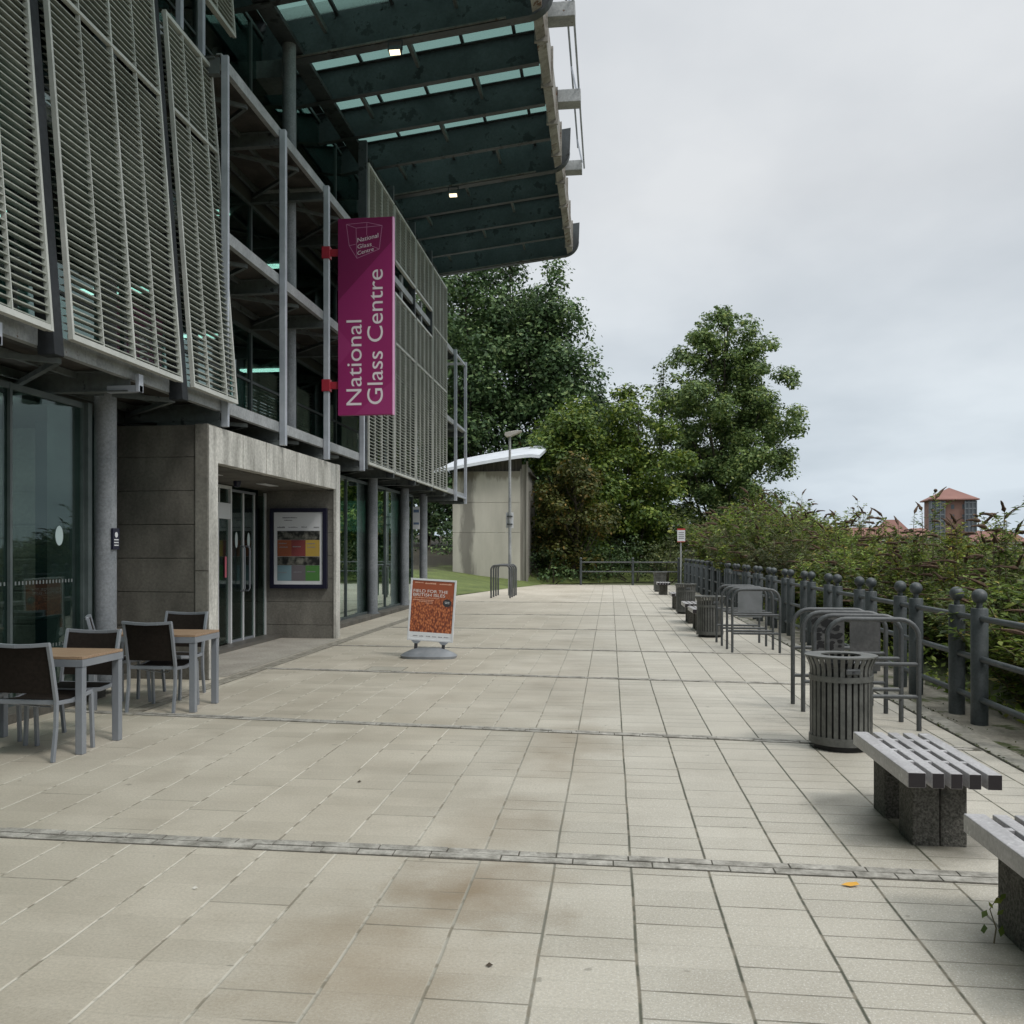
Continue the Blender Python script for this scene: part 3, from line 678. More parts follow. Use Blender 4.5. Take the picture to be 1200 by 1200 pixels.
def secbeam(y):
    x0,x1=-6.2,-1.32; a=MB(); h=.60; o=.06
    a.beam((x0,y,zb(x0)+o+h/2),(x1,y,zb(x1)+o+h/2),.016,h)
    a.beam((x0,y,zb(x0)+o),(x1,y,zb(x1)+o),.14,.016); a.beam((x0,y,zb(x0)+o+h),(x1,y,zb(x1)+o+h),.14,.016)
    part('canopy_joist',a,M['steel_dark'],B,smooth=False)
for i in range(len(MAIN)-1):
    for k in (1,2,3): secbeam(MAIN[i]+1.625*k)
for i in range(3,len(MAIN)-1):
    for k in range(4):
        ya=MAIN[i]+1.625*k; yb=ya+1.625
        for x in ((-4.9,-2.6) if k%2 else (-3.6,)):
            a=MB(); a.beam((x,ya+.08,zb(x)+.40),(x,yb-.08,zb(x)+.40),.06,.10); part('canopy_tie',a,M['steel_peel'],B,smooth=False)
a=MB()
for x in np.arange(-5.7,-1.2,.98):
    a.beam((x,-16.6,zb(x)+.70),(x,28.9,zb(x)+.70),.06,.05)
part('glazing_bar',a,M['steel_dark'],B,smooth=False)
m=bpy.data.materials.new('canopy_glass'); m.use_nodes=True; nt=m.node_tree; nt.nodes.clear()
o_=N(nt,'ShaderNodeOutputMaterial'); t1=N(nt,'ShaderNodeBsdfTransparent'); t1.inputs[0].default_value=(.45,.585,.56,1); t2=N(nt,'ShaderNodeBsdfTranslucent'); t2.inputs[0].default_value=(.30,.38,.36,1)
mx_=N(nt,'ShaderNodeMixShader'); mx_.inputs[0].default_value=.30; lk(nt,t1.outputs[0],mx_.inputs[1]); lk(nt,t2.outputs[0],mx_.inputs[2]); lk(nt,mx_.outputs[0],o_.inputs[0])
for i in range(len(MAIN)-1):
    a=MB(); ya,yb=MAIN[i]+.02,MAIN[i+1]-.02; x0,x1=-6.0,-1.25
    a.raw([(x0,ya,zb(x0)+.74),(x1,ya,zb(x1)+.74),(x1,yb,zb(x1)+.74),(x0,yb,zb(x0)+.74),(x0,ya,zb(x0)+.76),(x1,ya,zb(x1)+.76),(x1,yb,zb(x1)+.76),(x0,yb,zb(x0)+.76)],
          [(0,3,2,1),(4,5,6,7),(0,1,5,4),(1,2,6,5),(2,3,7,6),(3,0,4,7)])
    part('canopy_glass',a,m,B,smooth=False)
    # fascia gutter plate between the fins
    f_=MB(); f_.raw([(-1.30,ya+.1,zb(-1.3)+.02),(-1.14,ya+.1,zb(-1.3)+.10),(-1.14,yb-.1,zb(-1.3)+.10),(-1.30,yb-.1,zb(-1.3)+.02),
                     (-1.30,ya+.1,zb(-1.3)+.72),(-1.14,ya+.1,zb(-1.3)+.74),(-1.14,yb-.1,zb(-1.3)+.74),(-1.30,yb-.1,zb(-1.3)+.72)],
          [(0,3,2,1),(4,5,6,7),(0,1,5,4),(1,2,6,5),(2,3,7,6),(3,0,4,7)])
    for k in range(4): 
        yk=MAIN[i]+1.625*k+.8; f_.box(-1.34,-1.10,yk-.03,yk+.03,zb(-1.3)+.0,zb(-1.3)+.78)
    part('fascia_gutter',f_,M['rust_edge'],B,smooth=False)
for y in (12.9,16.9,20.1,23.7):
    a=MB(); a.box(-1.12,-.62,y-.18,y+.18,11.05,11.32) if y<22 else a.box(-1.12,-.70,y-.18,y+.18,11.05,11.30); part('rail_bracket',a,M['steel_grey'],B,bevel=.01,smooth=False)
a=MB(); a.tube([(-.66,3,11.36),(-.66,24.2,11.36)],.022,8); a.tube([(-.82,3,11.9),(-.82,24.2,11.9)],.022,8)
for y in (12.9,16.9,20.1,23.7): a.tube([(-.70,y,11.3),(-.82,y,11.9)],.02,6)
part('safety_rail',a,M['steel_light'],B)
a=MB(); a.raw([(-16.3,-16.6,10.9),(-6.0,-16.6,10.9),(-6.0,28.9,10.9),(-16.3,28.9,10.9),(-16.3,-16.6,11.3),(-6.0,-16.6,11.3),(-6.0,28.9,11.3),(-16.3,28.9,11.3)],
          [(0,3,2,1),(4,5,6,7),(0,1,5,4),(1,2,6,5),(2,3,7,6),(3,0,4,7)]); part('roof',a,M['deck'],B,smooth=False)
# beam carrying the canopy along the wall head
a=MB(); a.box(-6.35,-6.12,-15,28.8,9.9,10.5); a.box(-5.6,-5.3,-15,28.8,10.2,10.28); part('wall_head_beam',a,M['steel_dark'],B,smooth=False)
for y in MAIN:
    a=MB(); a.box(-6.1,-5.62,y-.3,y+.3,9.72,10.02); part('beam_seat',a,M['steel_peel'],B,smooth=False)

# floodlights
lampm=plain('lit_lamp_face',(1,1,1),.4,emit=(1,.85,.55),es=1.7)
for (x,y,lb) in ((-3.66,15.78,'lit floodlight under the nearer big canopy beam'),(-3.74,22.28,'lit floodlight under the farther big canopy beam, above the magenta banner')):
    z=zb(x)-.02
    t=thing('floodlight',lb,'floodlight',(x,y,z),group='floodlights under the canopy')
    a=MB(); a.box(x-.11,x+.11,y-.06,y+.06,z-.22,z-.12); a.xform(Matrix.Translation((x,y,z-.17))@Matrix.Rotation(R(-28),4,'X')@Matrix.Translation((-x,-y,-z+.17))); part('housing',a,M['ink'],t,bevel=.01,smooth=False)
    a=MB(); a.beam((x-.12,y,z),(x-.12,y,z-.17),.02,.02); a.beam((x+.12,y,z),(x+.12,y,z-.17),.02,.02); a.beam((x-.12,y,z-.01),(x+.12,y,z-.01),.03,.02); part('bracket',a,M['ink'],t,smooth=False)
    a=MB(); a.box(x-.09,x+.09,y-.05,y+.05,z-.226,z-.221); a.xform(Matrix.Translation((x,y,z-.17))@Matrix.Rotation(R(-28),4,'X')@Matrix.Translation((-x,-y,-z+.17))); part('lamp_face',a,lampm,t,smooth=False)

# ------------------------------------------------------------------ lettering
def text_into(mb, s, org, ax, ay, height=None, width=None, shear=None):
    cu=bpy.data.curves.new('t','FONT'); cu.body=s; cu.size=1; cu.resolution_u=6
    ob=bpy.data.objects.new('t',cu); COL.objects.link(ob)
    dg=bpy.context.evaluated_depsgraph_get(); me=bpy.data.meshes.new_from_object(ob.evaluated_get(dg))
    vs=[v.co.copy() for v in me.vertices]; fs=[tuple(p.vertices) for p in me.polygons]
    bpy.data.objects.remove(ob); bpy.data.curves.remove(cu); bpy.data.meshes.remove(me)
    x0=min(v.x for v in vs); x1=max(v.x for v in vs); h=max(v.y for v in vs)
    sy=height/h if height else width/(x1-x0); sx_=width/(x1-x0) if width else sy
    org=Vector(org); ax=Vector(ax); ay=Vector(ay)
    mb.raw([org+ax*((v.x-x0)*sx_)+ay*(v.y*sy) for v in vs],fs)
def line2(mb,p,q,wd,y):   # line in an XZ sheet at depth y
    p=Vector((p[0],y,p[1])); q=Vector((q[0],y,q[1])); d=(q-p).normalized(); n=Vector((-d.z,0,d.x))*wd/2
    mb.raw([p-n,q-n,q+n,p+n],[(0,1,2,3)])

# magenta banner
BY=15.26; x0,x1,z0,z1=-4.52,-3.59,3.81,7.10
t=thing('banner_sign','tall magenta banner sign with white vertical lettering projecting from the facade','banner',(-4.05,BY,z0))
a=MB(); a.box(x0,x1,BY,BY+.10,z0,z1); part('panel',a,M['magenta'],t,bevel=.006,smooth=False)
W=x1-x0; H=z1-z0
def bp(px,pz): return (x0+W*(px-500)/190, z1-H*(pz-177)/683)   # detail-picture coordinates on the panel
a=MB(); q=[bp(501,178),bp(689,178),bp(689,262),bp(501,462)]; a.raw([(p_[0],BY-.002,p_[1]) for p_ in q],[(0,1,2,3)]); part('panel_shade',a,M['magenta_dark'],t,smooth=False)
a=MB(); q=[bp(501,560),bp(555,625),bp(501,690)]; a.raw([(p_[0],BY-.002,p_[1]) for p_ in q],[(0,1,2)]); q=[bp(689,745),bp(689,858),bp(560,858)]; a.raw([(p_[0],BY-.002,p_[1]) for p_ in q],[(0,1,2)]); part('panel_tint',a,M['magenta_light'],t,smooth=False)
a=MB(); a.box(x1+.001,x1+.02,BY-.004,BY+.09,z0,z1); part('edge_trim',a,M['pink_edge'],t,smooth=False)
a=MB()
p_=bp(583,826); text_into(a,'National',(p_[0],BY-.004,p_[1]),(0,0,1),(-1,0,0),height=W*53/190,width=H*295/683)
p_=bp(657,824); text_into(a,'Glass Centre',(p_[0],BY-.004,p_[1]),(0,0,1),(-1,0,0),height=W*54/190,width=H*466/683)
part('lettering',a,M['banner_text'],t,smooth=False)
a=MB()
for p_,q_ in (((530,198),(602,194)),((602,194),(655,207)),((655,207),(645,288)),((645,288),(567,317)),((567,317),(540,272)),((540,272),(530,198)),
              ((530,198),(564,212)),((564,212),(655,207)),((564,212),(567,317)),((602,194),(601,238)),((540,272),(562,268)),((620,277),(645,288))):
    line2(a,bp(*p_),bp(*q_),.008,BY-.004)
part('logo_outline',a,M['logo_line'],t,smooth=False)
a=MB()
for s_,xy,wd,hh,sl in (('National',(569,262),74,15,.20),('Glass',(569,284),50,14,.16),('Centre',(569,306),58,13,.24)):
    p_=bp(*xy); text_into(a,s_,(p_[0],BY-.004,p_[1]),Vector((1,0,sl)).normalized(),(0,0,1),height=hh*H/683,width=wd*W/190)
part('logo_lettering',a,M['banner_text'],t,smooth=False)
for z in (6.55,4.32):
    a=MB(); a.box(-4.68,x0-.001,BY+.03,BY+.07,z-.06,z+.06); a.box(-4.80,-4.66,BY-.01,BY+.115,z-.10,z+.10); part('bracket',a,M['red_bracket'],t,bevel=.006,smooth=False)

# poster case on portal wall
t=thing('poster_case','dark framed poster case with coloured squares on the portal end wall','poster case',(-5.43,15.98,.89))
px0,px1,pz0,pz1=-5.95,-4.92,.88,2.29; fy=15.93
a=MB(); a.box(px0,px1,fy+.01,15.998,pz0,pz1); part('back_box',a,M['navy'],t,bevel=.006,smooth=False)
a=MB()
for b_ in ((px0,px0+.07,pz0,pz1),(px1-.07,px1,pz0,pz1),(px0+.07,px1-.07,pz0,pz0+.07),(px0+.07,px1-.07,pz1-.07,pz1)): a.box(b_[0],b_[1],fy-.02,fy+.009,b_[2],b_[3])
part('frame',a,M['navy'],t,smooth=False)
a=MB(); a.box(px0+.071,px1-.071,fy+.003,fy+.008,pz0+.071,pz1-.071); part('poster_sheet',a,M['white'],t,smooth=False)
PW=px1-px0-.14; PH=pz1-pz0-.14
def pp(u,v): return (px0+.07+PW*(u-125)/612, pz1-.07-PH*(v-178)/870)
cols=[((168,345),(512,708),(.27,.085,.04)),((345,522),(512,708),(.20,.045,.045)),((522,698),(512,708),(.42,.29,.06)),
      ((168,345),(818,1003),(.17,.27,.31)),((345,522),(818,1003),(.13,.12,.13)),((522,698),(818,1003),(.07,.20,.05))]
for (ua,ub),(va,vb),c_ in cols:
    a=MB(); p_=pp(ua,vb); q_=pp(ub,va); a.box(p_[0],q_[0],fy-.001,fy+.002,p_[1],q_[1]); part('colour_block',a,plain('block_colour',c_,.5),t,smooth=False)
for (ua,ub),(va,vb) in (((168,345),(402,510)),((345,522),(402,510)),((522,698),(402,510)),((168,345),(712,816)),((345,522),(712,816)),((522,698),(712,816))):
    a=MB(); p_=pp(ua,vb); q_=pp(ub,va); a.box(p_[0],q_[0],fy-.001,fy+.002,p_[1],q_[1])
    part('photo_block',a,dirty('photo_print',(.012,.013,.012),(.20,.20,.17),9,.5,lo=.45,hi=.7),t,smooth=False)
a=MB(); rr_=random.Random(3)
def scrib(u,v,wd,hh):
    while wd>0:
        l=rr_.uniform(6,16); p_=pp(u,v+hh); q_=pp(u+l*.8,v+rr_.uniform(0,hh*.4)); a.box(p_[0],q_[0],fy-.003,fy-.0015,p_[1],q_[1]); u+=l; wd-=l
scrib(232,236,180,12); scrib(255,268,95,12); scrib(168,346,90,22); scrib(310,352,105,12); scrib(470,350,60,12); scrib(625,352,65,12)
for u,v in ((185,545),(190,590),(360,585),(535,548),(545,590),(180,895),(370,890),(540,885)): scrib(u,v,100,13)
part('small_print',a,M['ink_grey'],t,smooth=False)
t=thing('notice','small white notice with two blue bands on the far end glass of the building','notice',(-5.5,26.0,2.3))
a=MB(); a.box(-5.53,-5.33,26.03,26.045,2.15,2.78); part('board',a,M['white'],t,smooth=False)
a=MB(); a.box(-5.51,-5.35,26.026,26.029,2.62,2.70); a.box(-5.51,-5.35,26.026,26.029,2.28,2.34); part('printing',a,plain('blue_ink',(.12,.18,.30),.5),t,smooth=False)
# navy sign wrapped on the near column
t=thing('column_sign','small navy sign fixed to the grey column beside the concrete portal','sign',(-5.33,9.55,1.62))
a=MB(); a.box(-5.345,-5.322,9.53,9.66,1.56,1.79); part('board',a,M['navy'],t,smooth=False)
a=MB(); a.prism([(9.595+.03*math.cos(q/16*6.283),1.72+.03*math.sin(q/16*6.283)) for q in range(16)],'x',-5.3215,-5.320)
for z in (1.66,1.63,1.60): a.box(-5.3215,-5.320,9.55,9.64,z,z+.012)
part('printing',a,M['white'],t,smooth=False)

# ------------------------------------------------------------------ pavement sign
t=thing('pavement_sign','white framed pavement sign with an orange exhibition poster on a grey rounded base','pavement sign',(0,0,0))
a=MB()  # moulded base
n=28; rings=[(0,.40,.24),(.035,.41,.245),(.07,.36,.20),(.115,.26,.13),(.14,.17,.08)]
for z,rx,ry in rings:
    for k in range(n):
        q=2*math.pi*k/n; cx_=math.copysign(abs(math.cos(q))**.7,math.cos(q)); sy_=math.copysign(abs(math.sin(q))**.7,math.sin(q)); a.v.append((rx*cx_,ry*sy_,z))
for i in range(len(rings)-1):
    for k in range(n): k2=(k+1)%n; a.f.append((i*n+k,i*n+k2,(i+1)*n+k2,(i+1)*n+k))
a.f.append(tuple(range(4*n,5*n))); a.f.append(tuple(reversed(range(n))))
part('base',a,dirty('grey_plastic',(.17,.185,.205),(.25,.265,.285),5,.45,world=False),t)
for s_ in (-1,1):
    a=MB(); a.box(s_*.20-.022,s_*.20+.022,-.02,.02,.09,.22); part('spring_leg',a,M['ink'],t,bevel=.005,smooth=False)
    a=MB(); a.prism([(s_*.20-.07,.235),(s_*.20+.07,.235),(s_*.20+.03,.195),(s_*.20-.03,.195)],'y',-.03,.03); part('clamp',a,M['alu'],t,smooth=False)
a=MB(); w_=.335; zb0,zt0=.235,1.135; e=.028
for b_ in ((-w_,-w_+e,zb0,zt0),(w_-e,w_,zb0,zt0),(-w_+e,w_-e,zb0,zb0+e),(-w_+e,w_-e,zt0-e,zt0)): a.box(b_[0],b_[1],-.02,.02,b_[2],b_[3])
part('frame',a,plain('white_frame',(.62,.64,.66),.35),t,bevel=.004,smooth=False)
m,nt,p=newmat('orange_poster'); v=N(nt,'ShaderNodeTexCoord').outputs['Object']
vo=N(nt,'ShaderNodeTexVoronoi'); vo.inputs['Scale'].default_value=34; mp=N(nt,'ShaderNodeMapping'); mp.inputs['Scale'].default_value=(1.3,1,.75); mp.inputs['Rotation'].default_value=(0,.4,0); lk(nt,v,mp.inputs[0]); lk(nt,mp.outputs[0],vo.inputs['Vector'])
c1=ramp(nt,vo.outputs['Distance'],[(.1,(.62,.23,.09)),(.45,(.36,.10,.035)),(.75,(.14,.03,.015))])
s=N(nt,'ShaderNodeSeparateXYZ'); lk(nt,v,s.inputs[0])
c=mixc(nt,ramp(nt,s.outputs[2],[(.74,(0,0,0)),(.95,(1,1,1))]),c1,(.30,.075,.03)); lk(nt,c,p.inputs['Base Color']); p.inputs['Roughness'].default_value=.35
a=MB(); a.box(-w_+e,w_-e,-.010,.010,zb0+e+.10,zt0-e); part('poster',a,m,t,smooth=False)
a=MB(); a.box(-w_+e,w_-e,-.0105,.0105,zb0+e,zb0+e+.099); part('poster_footer',a,M['white'],t,smooth=False)
a=MB(); text_into(a,'FIELD FOR THE',(-.285,-.0125,.935),(1,0,0),(0,0,1),height=.042,width=.50); text_into(a,'BRITISH ISLES',(-.285,-.0125,.880),(1,0,0),(0,0,1),height=.042,width=.465)
part('title_lettering',a,plain('poster_white',(.74,.70,.68),.5),t,smooth=False)
a=MB(); rr_=random.Random(5)
def scr(x,z,L,h,y=-.0125):
    e_=x+L
    while x<e_: l=rr_.uniform(.008,.02); a.box(x,x+l*.75,y,y+.001,z,z+h*rr_.uniform(.6,1)); x+=l
scr(-.27,1.07,.12,.014); scr(-.12,1.06,.16,.022); scr(.09,1.06,.17,.02); scr(-.285,.855,.38,.01); scr(-.285,.82,.10,.014); scr(-.18,.82,.2,.012); scr(-.2,.80,.2,.01); scr(-.1,.78,.1,.01)
for z in (0,): part('small_print',a,plain('poster_orange_print',(.70,.40,.28),.5),t,smooth=False)
a=MB(); 
for x in (-.25,-.16,-.06,.03,.12,.20): scr(x,zb0+e+.035,.055,.014)
part('footer_print',a,M['ink_grey'],t,smooth=False)
a=MB(); a.prism([(.215+.062*math.cos(q/16*6.283)*(1+.05*(q%2)),.80+.055*math.sin(q/16*6.283)*(1+.05*(q%2))) for q in range(16)],'y',-.0128,-.0115); bd=part('badge',a,M['ink'],t,smooth=False)
a=MB(); scr(.18,.81,.07,.01,-.0140); scr(.185,.79,.06,.01,-.0140); part('badge_print',a,M['white'],bd,smooth=False)
for c_ in t.children:
    if c_.name.split('.')[0]!='base': c_.rotation_euler=(R(-3),R(3.4),0)
t.location=(-2.60,13.35,0); t.rotation_euler=(0,0,R(3))

# ------------------------------------------------------------------ outdoor tables and chairs
def table(name,label):
    t=thing(name,label,'table',group='outdoor tables by the glass front'); w_,d_=.54,.30
    a=MB()
    for k in range(7):
        y=-d_+.045+k*(2*d_-.09)/7; a.box(-w_+.045,w_-.045,y+.003,y+(2*d_-.09)/7-.003,.722,.745)
    for b_ in ((-w_,-w_+.045),(w_-.045,w_)): a.box(b_[0]+.002,b_[1]-.002,-d_+.002,d_-.002,.722,.7445)
    a.box(-w_+.045,w_-.045,-d_+.002,-d_+.043,.722,.745); a.box(-w_+.045,w_-.045,d_-.043,d_-.002,.722,.745)
    part('table_top',a,M['wood'],t,bevel=.003,smooth=False)
    a=MB(); a.box(-w_,w_,-d_,-d_+.02,.665,.72); a.box(-w_,w_,d_-.02,d_,.665,.72); a.box(-w_,-w_+.02,-d_+.02,d_-.02,.665,.72); a.box(w_-.02,w_,-d_+.02,d_-.02,.665,.72)
    part('apron',a,M['alu'],t,bevel=.002,smooth=False)
    for sx_ in (-1,1):
        for sy_ in (-1,1):
            a=MB(); cx_=sx_*(w_-.035); cy_=sy_*(d_-.035); s_=.030
            a.box(cx_-s_,cx_+s_,cy_-s_,cy_+s_,0,.664); part('leg',a,M['alu'],t,bevel=.005,smooth=False)
    return t
t1=table('cafe_table','nearer outdoor table with a slatted wooden top, half cut off at the left edge'); t1.location=(-4.50,6.95,0)
t2=dup(t1,(-4.47,8.80,0),R(1.5),'farther outdoor table with a slatted wooden top, in front of the grey column')
def chair():
    t=thing('cafe_chair','','chair',group='outdoor chairs around the tables')
    hw=.235
    a=MB(); 
    a.raw([(-hw+.015,.03,.445),(hw-.015,.03,.445),(hw-.015,.25,.43),(-hw+.015,.25,.43),(hw-.015,.48,.455),(-hw+.015,.48,.455)]+[(-hw+.015,.03,.438),(hw-.015,.03,.438),(hw-.015,.25,.423),(-hw+.015,.25,.423),(hw-.015,.48,.448),(-hw+.015,.48,.448)],
          [(0,1,2,3),(3,2,4,5),(6,9,8,7),(9,11,10,8),(0,6,7,1),(4,10,11,5)])
    part('seat',a,M['chair_net'],t,smooth=False)
    a=MB(); n=8
    for k in range(n+1):
        x=-hw+.015+(2*hw-.03)*k/n; c_=-.018*(1-(x/hw)**2)
        for z,yy_ in ((.50,-.005),(.70,-.045),(.855,-.085)): a.v.append((x,yy_+c_,z-.012*(1-(x/hw)**2)*(z>.8)))
        for z,yy_ in ((.50,-.005),(.70,-.045),(.855,-.085)): a.v.append((x,yy_+c_+.006,z-.012*(1-(x/hw)**2)*(z>.8)))
    for k in range(n):
        b=k*6; c_=b+6
        a.f+=[(b,c_,c_+1,b+1),(b+1,c_+1,c_+2,b+2),(b+3,b+4,c_+4,c_+3),(b+4,b+5,c_+5,c_+4)]
    part('backrest',a,M['chair_net'],t)
    s_=.028
    for sx_ in (-1,1):
        a=MB(); P=[(sx_*hw,-.035,0),(sx_*hw,.005,.25),(sx_*hw,.01,.44),(sx_*hw,-.045,.70),(sx_*hw,-.09,.872)]
        for i in range(4): a.beam(P[i],P[i+1],.026,.032,up=(0,1,0))
        part('rear_leg',a,M['alu'],t,smooth=False,bevel=.003)
        a=MB(); a.beam((sx_*hw,.50,0),(sx_*hw,.475,.44),.026,.032,up=(0,1,0)); part('front_leg',a,M['alu'],t,smooth=False,bevel=.003)
    a=MB()
    for sx_ in (-1,1):
        a.beam((sx_*(hw-.003),.012,.425),(sx_*(hw-.003),.22,.415),.022,.03); a.beam((sx_*(hw-.003),.22,.415),(sx_*(hw-.003),.49,.448),.022,.032)
    a.beam((-hw,.02,.43),(hw,.02,.43),.025,.032); a.beam((-hw,.485,.445),(hw,.485,.445),.025,.028)
    a.tube([(-hw*.8,.02,.42),(-.05,.24,.36),(.05,.24,.36),(hw*.8,.02,.42)],.008,6)
    part('seat_frame',a,M['alu'],t,smooth=False,bevel=.003)
    a=MB(); P=[(-hw-.013,-.092,.868),(-hw*.5,-.106,.858),(0,-.112,.854),(hw*.5,-.106,.858),(hw+.013,-.092,.868)]
    for i in range(4): a.beam(P[i],P[i+1],.03,.028)
    part('back_rail',a,M['alu'],t,smooth=False,bevel=.003)
    return t
ch=chair(); ch.location=(-4.27,6.42,0); ch['label']='chair with dark mesh back nearest the camera, at the near side of the cut-off table'
dup(ch,(-4.37,7.42,0),R(180),'chair across the nearer table, only its dark back showing above the tabletop')
dup(ch,(-4.34,8.47,0),R(0),'chair tucked under the near side of the farther table, its dark back to the camera')
dup(ch,(-4.62,9.72,0),R(177),'chair on the far side of the farther table, facing the camera')
dup(ch,(-5.22,9.05,0),R(-62),'chair at the left end of the farther table, turned sideways against the column')
dup(ch,(-4.95,6.55,0),R(4),'chair half hidden at the left edge behind the nearest chair')

# ------------------------------------------------------------------ benches
def bench():
    t=thing('bench','','bench',group='slatted benches along the river fence')
    w_,L=.45,1.08
    x=-w_/2; gap=.028
    ws=[.088,.060,.060,.060,.070]
    for i,wd in enumerate(ws):
        a=MB(); n=14; rg=random.Random(i)
        # plank with slightly uneven top
        a.box(x,x+wd,-L/2,L/2,.352,.43)
        sl=part('slat',a,M['bench'],t,bevel=.005,smooth=False)
        for y in (-L/2-.001,L/2-.002):
            e_=MB(); e_.box(x+.003,x+wd-.003,y,y+.003,.355,.427); part('end_grain',e_,M['bench_end'],sl,smooth=False)
        if i<4:
            for y in (-.25,.04,.33): b=MB(); b.box(x+wd,x+wd+gap,y-.02,y+.02,.36,.427); part('spacer',b,M['bench'],t,smooth=False)
        x+=wd+gap
    a=MB(); 
    for y in (-.30,.30): a.box(-w_/2+.05,w_/2-.05,y-.05,y+.05,.338,.3515)
    part('slat_support',a,M['bench_end'],t,smooth=False)
    for y0,y1 in ((-L/2+.21,-L/2+.45),(L/2-.37,L/2-.13)):
        for xa,xb in ((-.14,-.001),(.001,.135)):
            a=MB(); a.box(xa,xb,y0,y1,-.02,.337); part('leg_block',a,M['aggregate'],t,bevel=.012,smooth=False)
    return t
b0=bench(); b0.location=(1.715,5.51,0); b0['label']='whole slatted bench in the foreground, beside the nearest bin'
BL=[((1.72,3.69),'nearest slatted bench, cut off by the right edge of the photograph'),((1.78,18.75),'slatted bench just beyond the second bin, behind the farther bike stands'),
    ((1.78,20.6),'slatted bench in front of the third bin'),((1.80,25.3),'slatted bench half hidden just beyond the third bin'),((1.85,33.5),'farthest slatted bench, standing alone near the end railing')]
for (x,y),lb in BL: dup(b0,(x,y,0),R(random.uniform(-1,1)),lb)

# ------------------------------------------------------------------ bins
def bin_():
    t=thing('litter_bin','','litter bin',group='round slatted litter bins')
    a=MB(); n=30
    for k in range(n):
        q=2*math.pi*k/n; c_,s_=math.cos(q),math.sin(q)
        P=[(.232,.045),(.232,.62),(.238,.655),(.258,.70),(.268,.722)]
        tx,ty=-s_*.016,c_*.016
        vs=[];
        for r,z in P:
            for dr in (0,-.008):
                vs+= [((r+dr)*c_-tx,(r+dr)*s_-ty,z),((r+dr)*c_+tx,(r+dr)*s_+ty,z)]
        fs=[]
        for i in range(len(P)-1):
            b=i*4; fs+=[(b,b+1,b+5,b+4),(b+3,b+2,b+6,b+7),(b+1,b+3,b+7,b+5),(b+2,b,b+4,b+6)]
        a.raw(vs,fs)
    part('slats',a,M['bin'],t,smooth=False)
    def ring(r0,r1,z0,z1,name,mt):
        a=MB(); n=40
        for r,z in ((r1,z0),(r1,z1),(r0,z1),(r0,z0)):
            for k in range(n): q=2*math.pi*k/n; a.v.append((r*math.cos(q),r*math.sin(q),z))
        for i in range(4):
            for k in range(n): k2=(k+1)%n; j=(i+1)%4; a.f.append((i*n+k,i*n+k2,j*n+k2,j*n+k))
        part(name,a,mt,t)
    ring(.15,.272,.720,.732,'rim',M['bin']); ring(.222,.240,.535,.578,'upper_band',M['bin']); ring(.222,.240,.045,.105,'lower_band',M['bin'])
    a=MB(); a.lathe([(.205,0),(.205,.05),(.200,.06),(.200,.64),(.19,.64),(.19,.10)],32); part('liner',a,M['bin_black'],t)
    a=MB(); a.box(-.055,.055,-.253,-.236,.60,.645); part('lock_plate',a,M['stand'],t,bevel=.01,smooth=False)
    a=MB(); a.tube([(0,-.262,.622),(0,-.25,.622)],.009,10); part('keyhole',a,M['ink'],t)
    return t
n0=bin_(); n0.location=(1.80,7.68,0); n0.rotation_euler=(0,0,R(8)); n0['label']='nearest slatted litter bin, between the foreground bench and the nearer bike stands'
for (x,y),lb in (((1.78,17.25),'second slatted litter bin, at the end of the farther bike stands'),((1.84,23.5),'third slatted litter bin, between two groups of benches'),((1.86,35.9),'farthest litter bin, behind the lone far bench')):
    dup(n0,(x,y,0),R(random.uniform(-20,20)),lb)

# ------------------------------------------------------------------ bike stands
def stand(w_=.76,h=.955,r=.021,bars=(.57,.29),cr=.16,name='bike_stand',grp=None,lab=''):
    t=thing(name,lab,'bike stand',group=grp); P=[(-w_/2,0,-.02),(-w_/2,0,h-cr)]
    for k in range(1,7): q=k/6*math.pi/2; P.append((-w_/2+cr*(1-math.cos(q)),0,h-cr+cr*math.sin(q)-0))
    for k in range(0,7): q=k/6*math.pi/2; P.append((w_/2-cr+cr*math.sin(q),0,h-cr+cr*math.cos(q)))
    P.append((w_/2,0,-.02))
    a=MB(); a.tube(P,r,12); part('hoop',a,M['stand'],t)
    for z in bars:
        a=MB(); a.tube([(-w_/2,0,z),(w_/2,0,z)],r*.85,10); part('crossbar',a,M['stand'],t)
    return t
G1='nearer rack of bike stands behind the first bin'
s0=stand(grp=G1,lab='nearest bike stand hoop of the nearer rack'); s0.location=(2.25,8.47,0)
h1=dup(s0,(2.23,8.90,0),0,'second hoop of the nearer bike rack, counting from the camera')
h2=dup(s0,(2.22,9.34,0),0,'third hoop of the nearer bike rack, with a dark grey metal plate')
h3=dup(s0,(2.21,9.80,0),0,'farthest hoop of the nearer bike rack, with a cut-out patterned plate')
platem=dirty('plate_steel',(.055,.057,.057),(.10,.10,.10),4,.55,fine=30)
a=MB(); a.box(.05,.33,-.004,.004,.40,.935); lpart('plate',a,platem,h2,smooth=False,label='dark grey blank metal plate')
a=MB(); a.box(-.30,.0,-.004,.004,.585,.935); h2p=lpart('plate',a,platem,h2,smooth=False,label='patterned metal plate')
a=MB(); rg=random.Random(11)
for k in range(46):
    x=rg.uniform(-.285,-.03); z=rg.uniform(.61,.90); r_=rg.uniform(.012,.03); n_=7; off=rg.random()*6
    a.raw([(x+r_*(1.0+.5*rg.random())*math.cos(q/n_*6.283+off),-.006-.00004*k,z+r_*.8*math.sin(q/n_*6.283+off)) for q in range(n_)],[tuple(range(n_))])
lpart('cut_out_pattern',a,plain('pattern_black',(.008,.008,.009),.5),h2p,smooth=False)
